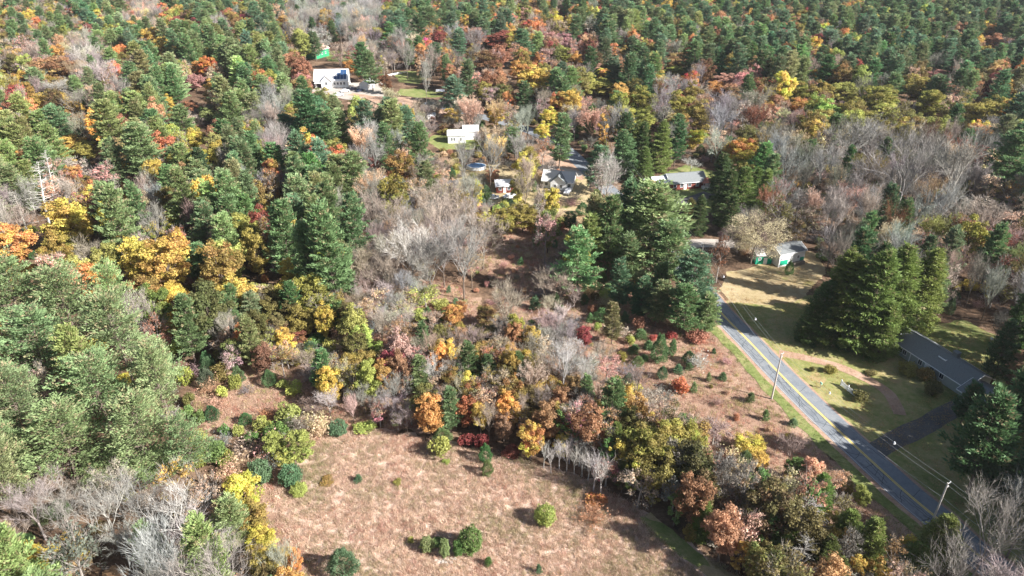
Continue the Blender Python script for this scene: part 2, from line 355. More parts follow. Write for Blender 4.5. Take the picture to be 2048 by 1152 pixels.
drive('yard_drive', [(1165, 350), (1110, 338), (1050, 330)], 5.0, M['gravel'], 'pale drive behind the grey gabled house')
drive('far_drive', [(960, 232), (860, 215), (780, 200), (700, 188)], 4.5, M['dirt'], 'far reddish drive to the solar house')
M['litter'] = M['dirt']
for P in ([(690, 180), (820, 195), (900, 220), (960, 240), (940, 262), (860, 262), (800, 235), (700, 205)],): sheet('leafy_clearing', P, M['dirt'], 0.0085, 1.5, 'leaf covered pinkish clearing below the far lawns')
rk = MB()
for _ in range(26):
    p = at(895+rng.normal(0, 12), 1122+rng.normal(0, 4)); s = rng.uniform(.1, .3)
    rk.quadbox([(p[0]-s, p[1]-s, 0), (p[0]+s, p[1]-s*.7, 0), (p[0]+s*.8, p[1]+s, 0), (p[0]-s, p[1]+s*.8, 0), (p[0]-s*.7, p[1]-s*.6, s*.7), (p[0]+s*.6, p[1]-s*.5, s*.9), (p[0]+s*.5, p[1]+s*.6, s*.7), (p[0]-s*.6, p[1]+s*.5, s*.8)])
tag(rk.build('stone_rubble', M['rock']), 'scatter of pale stones in the dry grass below the dark bushes', kind='stuff')
# thin autumn air
hz = bpy.data.meshes.new('haze'); s_ = [(-1400, -40, -1), (1400, -40, -1), (1400, 1500, -1), (-1400, 1500, -1), (-1400, -40, 96), (1400, -40, 96), (1400, 1500, 96), (-1400, 1500, 96)]
hz.from_pydata(s_, [], [(0, 3, 2, 1), (4, 5, 6, 7), (0, 1, 5, 4), (1, 2, 6, 5), (2, 3, 7, 6), (3, 0, 4, 7)])
hm = bpy.data.materials.new('air'); hm.use_nodes = True; hm.node_tree.nodes.remove(hm.node_tree.nodes['Principled BSDF'])
pv = hm.node_tree.nodes.new('ShaderNodeVolumePrincipled'); pv.inputs['Color'].default_value = (.93, .96, 1, 1); pv.inputs['Density'].default_value = 0.00006; pv.inputs['Anisotropy'].default_value = 0.2
hm.node_tree.links.new(pv.outputs[0], hm.node_tree.nodes['Material Output'].inputs['Volume']); hz.materials.append(hm)
tag(link('haze', hz), 'thin pale autumn haze over the woods', kind='stuff')
# ------------------------------------------------------------------ tree meshes (local metres, base at origin)
def nrm(a): return a/(np.linalg.norm(a, axis=-1, keepdims=True)+1e-9)
def rdir(n): return nrm(rng.normal(size=(n, 3)))
def leaf_tris(c, out, size, flatness=0.6):
    """one irregular triangle per leaf clump, its normal leaning towards out"""
    n = len(c); nor = nrm(out*flatness+rdir(n)*(1-flatness)*1.3); a = nrm(np.cross(nor, rdir(n))); b = np.cross(nor, a)
    s = np.asarray(size).reshape(-1, 1); t0 = rng.uniform(0, 6.28, (n, 1)); T = []
    for k in range(3):
        t = t0+k*2.094+rng.normal(0, .25, (n, 1)); T.append(c+(a*np.cos(t)+b*np.sin(t))*s*rng.uniform(.7, 1.25, (n, 1)))
    return np.stack(T, 1)
def blade_tris(base, d, length, width):
    n = len(base); s = nrm(np.cross(d, rdir(n))); l = np.asarray(length).reshape(-1, 1); w_ = np.asarray(width).reshape(-1, 1)
    return np.stack([base-s*w_/2, base+s*w_/2, base+d*l], 1)
def tube_tris(p, q, r0, r1, n=4):
    p = np.array(p, float); q = np.array(q, float); d = (q-p)/(np.linalg.norm(q-p)+1e-9)
    a = np.cross(d, [0.3, 0.5, 0.81]); a /= np.linalg.norm(a); b = np.cross(d, a); T = []
    ring = lambda c, r: [c+r*(a*math.cos(2*math.pi*i/n)+b*math.sin(2*math.pi*i/n)) for i in range(n)]
    A = ring(p, r0); B = ring(q, r1)
    for i in range(n):
        j = (i+1) % n; T += [(A[i], A[j], B[j]), (A[i], B[j], B[i])]
    return T
def curved(p, d, L, r0, r1, seg, bend, n=4, gn=0.06):
    T = []; p = np.array(p, float); d = np.array(d, float); P = [p.copy()]
    for k in range(seg):
        d = d+np.array(bend)/seg+rng.normal(0, gn, 3); d /= np.linalg.norm(d); q = p+d*L/seg
        T += tube_tris(p, q, r0+(r1-r0)*k/seg, r0+(r1-r0)*(k+1)/seg, n); p = q; P.append(p.copy())
    return T, P, d
SRC = {}   # species -> list of variants {trunk mesh, crown mesh, joined mesh}
SHAPE = {} # species -> (crown base fraction, height, radius)
def add_variant(sp, trunkT, crownT, crownC, barkm, leafm, shape):
    tm = tri_mesh(sp+'_trunk', np.array(trunkT), [barkm]) if len(trunkT) else None
    cm = tri_mesh(sp+'_crown', crownT, [leafm], col=crownC)
    SRC.setdefault(sp, []).append(dict(trunk=tm, crown=cm, T=np.array(trunkT) if len(trunkT) else np.zeros((0, 3, 3)), C=crownT, K=crownC, bm=barkm, lm=leafm))
    SHAPE[sp] = shape
def vcol(mixv, bright, tan=None):
    n = len(bright); return np.stack([np.broadcast_to(mixv, n), np.clip(bright, 0, 1), np.zeros(n) if tan is None else tan], 1)

def pine(sp, H=22., R=4.6, z0=0.22, dens=1.0, droop=0.0, tuft=0.62, tan=0.1, spread=0.3, whorl=0.8, irr=0.3, taper=0.75, clump=1.0, csz=1.0):
    T, P, d = curved((0, 0, 0), (rng.normal(0, .02), rng.normal(0, .02), 1), H*.97, H*.013, H*.002, 8, (0, 0, 0), 6, .012)
    P = np.array(P); C = []; K = []
    z = H*z0
    side = rng.uniform(.8, 1.2, 8)
    while z < H*0.985:
        t = (z-H*z0)/(H*(1-z0)); prof = (min(1, .62+t*2.2))*(1-t)**taper
        if t > .97: prof = max(prof, .05)
        nb = rng.integers(4, 7) if t < .9 else 4; a0 = rng.uniform(0, 6.28)
        ctr = P[min(8, int(z/(H*.97)*8))]
        for k in range(nb):
            az = a0+k*6.283/nb+rng.normal(0, .25); L = R*prof*rng.uniform(1-irr, 1+irr*.6)*side[int(az/6.283*8) % 8]+.15
            if rng.random() < .08: L *= .5
            el = math.radians(rng.normal(6, 7)+t*38-droop*22*(1-t))
            dr = np.array([math.cos(az)*math.cos(el), math.sin(az)*math.cos(el), math.sin(el)]); lat = np.array([-math.sin(az), math.cos(az), 0])
            zz = z+rng.normal(0, .15)
            if L > 1.2: T += tube_tris((ctr[0], ctr[1], zz), np.array([ctr[0], ctr[1], zz])+dr*L*.8, .07, .02, 3)
            m = int((2+L*2.6)*dens*clump)+1
            s = rng.uniform(.25, 1.0, m)**.75; wv = L*spread*np.sin(np.clip(s, 0, 1)*2.6)+.1; u = rng.uniform(-1, 1, m)
            up = (.12-droop*.30)*L*s*s
            cc = np.array([ctr[0], ctr[1], zz])+dr*(s*L)[:, None]+lat*(u*wv)[:, None]+np.array([0, 0, 1])*(up+rng.normal(0, .12, m)-np.abs(u)*wv*.14*(1+droop))[:, None]
            q = int(9/clump); n = m*q; cb = np.repeat(rng.normal(.5, .17, m), q); ss = np.repeat(s, q); uu = np.repeat(u, q)
            c = np.repeat(cc, q, 0)+rng.normal(0, 1, (n, 3))*[.26*csz, .26*csz, .11*csz]+dr*rng.normal(0, .18, (n, 1))*csz
            dd = nrm(dr*rng.uniform(.4, 1, (n, 1))+lat*(uu*1.0)[:, None]+np.array([0, 0, 1])*(rng.uniform(.0, .8, n)-droop*.8)[:, None]+rdir(n)*.4)
            C.append(blade_tris(c-dd*tuft*.3, dd, rng.uniform(.7, 1.2, n)*tuft, rng.uniform(.7, 1.2, n)*tuft*.5))
            tn = np.repeat(rng.random(m) < tan*(.4+t), q)*rng.uniform(.25, .85, n)
            K.append(vcol(rng.random(), cb+.12*(ss-.6)+rng.normal(0, .09, n), tn))
        z += whorl*rng.uniform(.75, 1.25)*(1-.35*t)
    n = int(60*dens); c = np.array([P[-1][0], P[-1][1], H*.96])+rng.normal(0, .18, (n, 3)); C.append(blade_tris(c, nrm(np.array([0, 0, 1.])+rdir(n)*.6), np.full(n, tuft), np.full(n, tuft*.5))); K.append(vcol(.5, np.full(n, .6)))
    add_variant(sp, T, np.concatenate(C), np.concatenate(K), M['bark'], M['needle'], (z0, H, R))

def broad(sp, H=17., R=4.8, z0=0.22, nb=34, per=210, ls=0.36, gaps=0.0, bark='bark', limbs=True, hue=1.0, flat_=0.6, boxy=1.0, twigs=0):
    T, P, d = curved((0, 0, 0), (0, 0, 1), H*.45, H*.017, H*.011, 4, (0, 0, 0), 6, .03); top = P[-1]
    cz = H*(z0+1)/2; hz = H*(1-z0)/2; C = []; K = []
    B = []
    for _ in range(600):
        if len(B) >= nb: break
        v = rdir(1)[0]; rr = rng.uniform(.4, .92); p = np.array([v[0]*R*rr, v[1]*R*rr, cz+v[2]*hz*rr]); br = rng.uniform(.15, .31)*R
        if all(np.linalg.norm((p-q)*[1, 1, .8]) > (br+s)*.55 for q, s in B): B.append((p, br))
    for p, br in B:
        if limbs: T += curved(top, nrm((p-top)+np.array([0, 0, -.3*np.linalg.norm(p-top)])), np.linalg.norm(p-top)*.95, H*.006, .02, 3, (0, 0, .5), 3, .05)[0] if rng.random() < .6 else []
        n = int(per*(br/(.28*R))**2*(1-gaps*rng.uniform(0, 1.2)))
        if n < 8: continue
        v = rdir(n); v[:, 2] = np.where(v[:, 2] < -.2, v[:, 2]*.6, v[:, 2]); rad = br*rng.uniform(.35, 1.05, n)**.6
        # bumpy blob
        bump = 1+.25*np.sin(v[:, 0]*5+p[0]*3)*np.cos(v[:, 1]*5+p[1]*2)+.15*np.sin(v[:, 2]*7+p[2])
        c = p+v*(rad*bump)[:, None]*[1, 1, .85]
        C.append(leaf_tris(c, nrm(v+[0, 0, .5]), rng.uniform(.6, 1.25, n)*ls, flat_))
        hv = np.clip(rng.normal(.45, .4)+rng.normal(0, .22, n)+(.25 if p[2] < cz else -.1), 0, 1.3)*hue
        K.append(vcol(hv, np.clip(.42+rng.normal(0, .18)+rng.normal(0, .24, n), 0, 1)))
    if twigs:
        for p, br in B:
            n = twigs; s = p+rdir(n)*br*rng.uniform(.2, 1.1, (n, 1)); dd = nrm((s-top)+rdir(n)*1.5)
            T += list(blade_tris(s, dd, rng.uniform(.6, 1.6, n), np.full(n, .06)))
    add_variant(sp, T, np.concatenate(C), np.concatenate(K), M[bark], M['leaf'], (z0, H, R))

def bare(sp, H=16., R=4.6, z0=0.25, fork=0.3, nl=7, twn=14, tw=0.05, lean=0, leaves=0, thick=1.0, depth=3):
    """leafless crown: limbs fork and end in many fine twigs"""
    T, P, d = curved((0, 0, 0), (lean, 0, 1), H*fork, H*.013*thick, H*.009*thick, 4, (0, 0, 0), 6, .03); Cw = []; L0 = []
    cz = H*(z0+1)/2; hz = H*(1-z0)/2
    def grow(p, d, L, r, lev):
        tt, PP, dd = curved(p, d, L, r, r*.62, 3, (0, 0, .18), 4 if lev < 2 else 3, .09); Cw.extend(tt)
        if lev >= depth:
            n = twn
            idx = rng.integers(0, len(PP), n); b = np.array(PP)[idx]; v = nrm(dd+rdir(n)*.85+[0, 0, .35])
            L0.append((b, v, rng.uniform(.5, 1.25, n)*L*.9)); return
        m = 3 if lev < depth-1 else 4
        for k in range(m):
            q = PP[-1] if k < 2 else PP[rng.integers(1, 3)]
            v = nrm(dd+rdir(1)[0]*.62+[0, 0, .12]); grow(q, v, L*rng.uniform(.6, .82), r*.58, lev+1)
    for k in range(nl):
        az = k*6.283/nl+rng.normal(0, .3); s = rng.uniform(.15, 1)
        v = nrm(np.array([math.cos(az)*s*R/hz*1.15, math.sin(az)*s*R/hz*1.15, 1.0])); q = P[-1] if k % 2 else P[-2]
        grow(q, v, H*(1-fork)*.36, H*.0052*thick, 1)
    b = np.concatenate([x[0] for x in L0]); v = np.concatenate([x[1] for x in L0]); l = np.concatenate([x[2] for x in L0])
    tw1 = blade_tris(b, v, l, np.full(len(b), tw))
    b2 = np.repeat(b+v*l[:, None]*.4, 2, 0); v2 = nrm(np.repeat(v, 2, 0)+rdir(len(b2))*.6); tw2 = blade_tris(b2, v2, np.repeat(l, 2)*.7, np.full(len(b2), tw*.7))
    A = np.concatenate([np.array(Cw), tw1, tw2]); k = np.concatenate([vcol(.0, np.full(len(Cw), .62)), vcol(.0, rng.normal(.5, .12, len(tw1))), vcol(0., rng.normal(.45, .12, len(tw2)))])
    if leaves:
        i = rng.integers(0, len(b2), leaves); c = b2[i]+v2[i]*rng.uniform(0, 1, (leaves, 1))+rng.normal(0, .15, (leaves, 3))
        A = np.concatenate([A, leaf_tris(c, rdir(leaves), rng.uniform(.12, .26, leaves)*min(1, R/4+.1), .3)]); k = np.concatenate([k, vcol(.5, rng.uniform(.3, .8, leaves), None)])
    # rescale to the nominal size
    w_ = np.percentile(np.abs(A[:, :, :2]), 97); hh = np.percentile(A[:, :, 2], 99.5)
    sx = R/w_; sz = H/hh; S = np.array([sx, sx, sz]); T = np.array(T)*S; A = A*S
    add_variant(sp, T, A.astype(np.float64), k, M['palebark'] if sp in ('birch', 'pale_bare_tree') else M['bark'], M['palebark'] if not leaves else M['leaf'], (z0, H, R))

def dead(sp, H=17., R=3.0):
    T, P, d = curved((0, 0, 0), (rng.normal(0, .05), .02, 1), H, .26, .04, 8, (0, 0, 0), 6, .02); C = []
    for _ in range(80):
        t = rng.uniform(.22, 1); p = P[min(8, int(t*8))]; az = rng.uniform(0, 6.28); L = R*(1.15-t)*rng.uniform(.4, 1.1)+.3
        dr = np.array([math.cos(az), math.sin(az), rng.uniform(-.15, .3)]); q, PP, d2 = curved((p[0], p[1], H*t), nrm(dr), L, .055, .02, 3, (0, 0, .3), 3, .1); C += q
        n = 5; C += list(blade_tris(np.array(PP)[rng.integers(1, 4, n)], nrm(d2+rdir(n)*.9), rng.uniform(.3, .9, n), np.full(n, .05)))
    C = np.array(C); add_variant(sp, T, C, vcol(0., np.full(len(C), .6)), M['palebark'], M['palebark'], (.2, H, R))

def bush(sp, H=2.6, R=1.5, n=1300, ls=.15, stems=True, conical=False, spiky=0.0, lm='leaf', gaps=0.15, lobes=0):
    cz = H*.5; v = rdir(n); r = rng.uniform(.55, 1, n)**.5
    b = 1+.16*np.sin(v[:, 0]*6+rng.uniform(0, 6))*np.cos(v[:, 1]*6)+.12*np.sin(v[:, 2]*8+v[:, 0]*5)
    if lobes:
        lc = rdir(lobes)*rng.uniform(.3, .75, (lobes, 1)); lr = rng.uniform(.28, .5, lobes); li = rng.integers(0, lobes, n)
        c = (lc[li]+v*(r*b*lr[li])[:, None])*[R, R, H*.5]+[0, 0, cz]
    else: c = v*(r*b)[:, None]*[R, R, H*.5]+[0, 0, cz]
    c[:, 2] = np.maximum(c[:, 2], .05)
    if conical: s = 1-np.clip(c[:, 2]/H, 0, 1)*.62; c[:, :2] *= s[:, None]*1.3
    if spiky: A = blade_tris(c, nrm(v+rdir(n)*.5+[0, 0, spiky]), rng.uniform(1.2, 2.4, n)*ls, np.full(n, ls*.9))
    else: A = leaf_tris(c, nrm(v+[0, 0, .4]), rng.uniform(.7, 1.3, n)*ls, .5)
    cell = np.sin(v[:, 0]*4+1)*np.sin(v[:, 1]*4+2)*np.cos(v[:, 2]*3)
    keep = cell > -1+gaps*1.6
    k = vcol(0, np.clip(.45+rng.normal(0, .2, n)+(rng.normal(0, .13, lobes)[li] if lobes else 0), 0, 1)); k[:, 0] = np.clip(.5+cell+rng.normal(0, .3, n), 0, 1.2)
    T = []
    for _ in range(6): T += curved((0, 0, 0), nrm(np.array([*rng.normal(0, .5, 2), 1.])), H*.8, .04, .015, 2, (0, 0, .2), 3)[0]
    add_variant(sp, T, A[keep], k[keep], M['bark'], M[lm], (0.0, H, R))

for _ in range(5): pine('white_pine', R=4.6, H=21, dens=1.0, z0=.2, irr=.45, taper=rng.uniform(.32, .55), whorl=.85, spread=.34)
for _ in range(3): pine('pale_pine', R=5.6, H=20, z0=.3, dens=1.0, tuft=.46, tan=.16, irr=.5, whorl=.95, taper=.38, csz=1.15, spread=.4)
for _ in range(4): pine('hemlock', R=4.2, H=17, z0=.04, dens=1.6, droop=.55, tuft=.42, tan=.04, spread=.36, whorl=.6, irr=.3, taper=.55, clump=1.5, csz=.7)
for _ in range(3): pine('pine_sapling', R=1.25, H=3.6, z0=.03, dens=1.3, tuft=.22, tan=0, whorl=.3, irr=.25, taper=.7, csz=.4)
for i in range(6): broad('autumn_tree', R=4.8, H=16, z0=.14, nb=60, per=330, ls=.27, gaps=.55)
for i in range(4): broad('thin_autumn_tree', R=4.2, H=15, z0=.2, nb=30, per=90, ls=.27, gaps=.8, bark='palebark', twigs=26)
for i in range(1): broad('cream_tree', R=6, H=12, z0=.2, nb=110, per=700, ls=.10, gaps=.95, twigs=40, flat_=.3)
for i in range(3): broad('slender_tree', R=2.6, H=13, z0=.12, nb=26, per=105, ls=.27, gaps=.4)
for i in range(6): bare('bare_tree', R=4.8, H=16, nl=[6, 7, 8][i % 3], twn=11)
for i in range(4): bare('pale_bare_tree', R=4.4, H=17, nl=[5, 6, 7][i % 3], twn=11, tw=.03, fork=.35, thick=.85)
for i in range(3): bare('thicket_tree', R=2.4, H=8.5, z0=.12, fork=.12, nl=8, twn=10, tw=.045, thick=.7)
for i in range(2): bare('tinged_tree', R=4.2, H=14, leaves=2600, nl=7, twn=9)
for i in range(2): bare('birch', R=1.4, H=8, z0=.15, fork=.3, nl=5, twn=9, tw=.022, depth=2, thick=1.2)
for i in range(3): bare('bare_shrub', R=1.7, H=2.7, z0=.02, fork=.04, nl=9, twn=9, tw=.03, thick=.6, depth=2, leaves=260)
for i in range(3): dead('dead_conifer')
for i in range(5): bush('shrub', gaps=.3, n=1900, ls=.13, lobes=13)
for i in range(2): bush('round_bush', H=2.6, R=1.5, n=3200, ls=.11, gaps=0.0)
for i in range(2): bush('bristly_bush', H=3.2, R=1.6, n=3600, ls=.12, spiky=.6, conical=True, lm='needle', gaps=0)

# ------------------------------------------------------------------ colours
PAL = dict(
 pine=(.118, .185, .078), pineb=(.105, .182, .10), pinel=(.18, .24, .105), pined=(.068, .125, .052), pineg=(.20, .235, .09),
 pale=(.175, .24, .11), hem=(.12, .165, .045), hemd=(.065, .10, .034), hemy=(.15, .185, .05),

 olive=(.24, .20, .055), olived=(.14, .125, .045), ygreen=(.30, .32, .09), green=(.11, .18, .055), yellow=(.45, .345, .08), gold=(.43, .30, .085),
 orange=(.46, .235, .09), rust=(.31, .165, .095), red=(.36, .11, .085), crimson=(.24, .065, .06), pink=(.40, .23, .185), tan=(.44, .33, .22), peach=(.52, .34, .21),
 brown=(.17, .075, .045), cream=(.46, .41, .25), gray=(.30, .28, .25), grayc=(.285, .28, .27), graywarm=(.34, .28, .23), graydark=(.18, .165, .145), white=(.48, .45, .41), bluegreen=(.10, .165, .085), purple=(.28, .195, .175))
WORD = dict(pine='green', pineb='bluish green', pinel='light green', pined='dark green', pineg='yellowish green', pale='pale grey green', hem='olive green', hemd='blackish green', hemy='yellow green',
 olive='olive yellow', olived='dark olive', ygreen='yellow green', green='fresh green', yellow='bright yellow', gold='golden', orange='orange', rust='rust red', red='red', crimson='crimson', pink='pinkish', tan='tan', peach='peach coloured',
 brown='dark brown', cream='cream yellow', gray='grey', grayc='cool grey', graywarm='pinkish grey', graydark='dark grey', white='whitish', bluegreen='blue green', purple='purplish')
NOUN = dict(cream_tree='fine leaved tree', pale_bare_tree='pale limbed bare tree', white_pine='white pine', pale_pine='broad pine', hemlock='dense hemlock', pine_sapling='young pine', autumn_tree='leafy autumn tree', thin_autumn_tree='thin leaved tree', slender_tree='slender tree',
 bare_tree='leafless tree', thicket_tree='leafless thicket tree', tinged_tree='nearly bare tree', birch='white stemmed birch', bare_shrub='twiggy shrub', dead_conifer='dead conifer', shrub='shrub', round_bush='round bush', bristly_bush='bristly pine bush')
CAT = dict(pine_sapling='sapling', bare_shrub='shrub', shrub='shrub', round_bush='bush', bristly_bush='bush')
GROUP = dict(cream_tree='cream trees', pale_bare_tree='pale limbed bare trees at the bottom', white_pine='white pines of the forest', pale_pine='broad pale pines at the left', hemlock='hemlocks', pine_sapling='young pines in the brush', autumn_tree='leafy autumn trees', thin_autumn_tree='thin leaved autumn trees', slender_tree='slender autumn trees',
 bare_tree='leafless grey trees', thicket_tree='leafless thicket trees', tinged_tree='nearly bare tinged trees', birch='birches at the field edge', bare_shrub='twiggy shrubs', dead_conifer='dead conifers', shrub='shrubs', round_bush='round bushes', bristly_bush='bristly bushes')
TREES = []   # dict(sp, x, y, sx, sz, rz, col, a, label)
def setcol(c, jit=.12):
    b = np.array(PAL[c]); b = b*math.exp(rng.normal(0, jit))*np.exp(rng.normal(0, jit*.4, 3)); return tuple(np.clip(b, .01, .8))
def put(sp, x, y, R, Hh, col, a=.5, label=None, hero=False, jit=.12, rz=None):
    if col in ('crimson', 'red', 'pink', 'rust', 'brown', 'purple'): a = max(.5, min(a, .66))
    TREES.append(dict(sp=sp, x=x, y=y, R=R, H=Hh, rz=rng.uniform(0, 6.28) if rz is None else rz, cn=col, col=setcol(col, jit), a=a, label=label, hero=hero, var=int(rng.integers(0, len(SRC[sp])))))
def T(sp, cx, cy, w_, h_, col, a=.5, label=None, hscale=None):
    """a tree whose crown shows w_ x h_ px round (cx, cy): its ground point and size follow"""
    z0, H0, R0 = SHAPE[sp]; zc = H0*(1+z0)/2
    for _ in range(6):
        p = at(cx, cy, zc); _x, _y, k = proj(p); dep = math.atan2(CAMH-zc, math.hypot(p[0], p[1]))
        R = w_/2*k/F; hv = h_*k/F; inner = max(hv*hv-(2*R*math.sin(dep))**2, (.35*hv)**2); Hc = math.sqrt(inner)/math.cos(dep)
        Ht = min(max(Hc/(1-z0), .5*R), 30); zc = Ht*(1+z0)/2
    put(sp, p[0], p[1], R, Ht, col, a, label, True, .06)
W_, P_, B_ = 'white_pine', 'pale_pine', 'bare_tree'
A_, S_, N_ = 'autumn_tree', 'thin_autumn_tree', 'slender_tree'
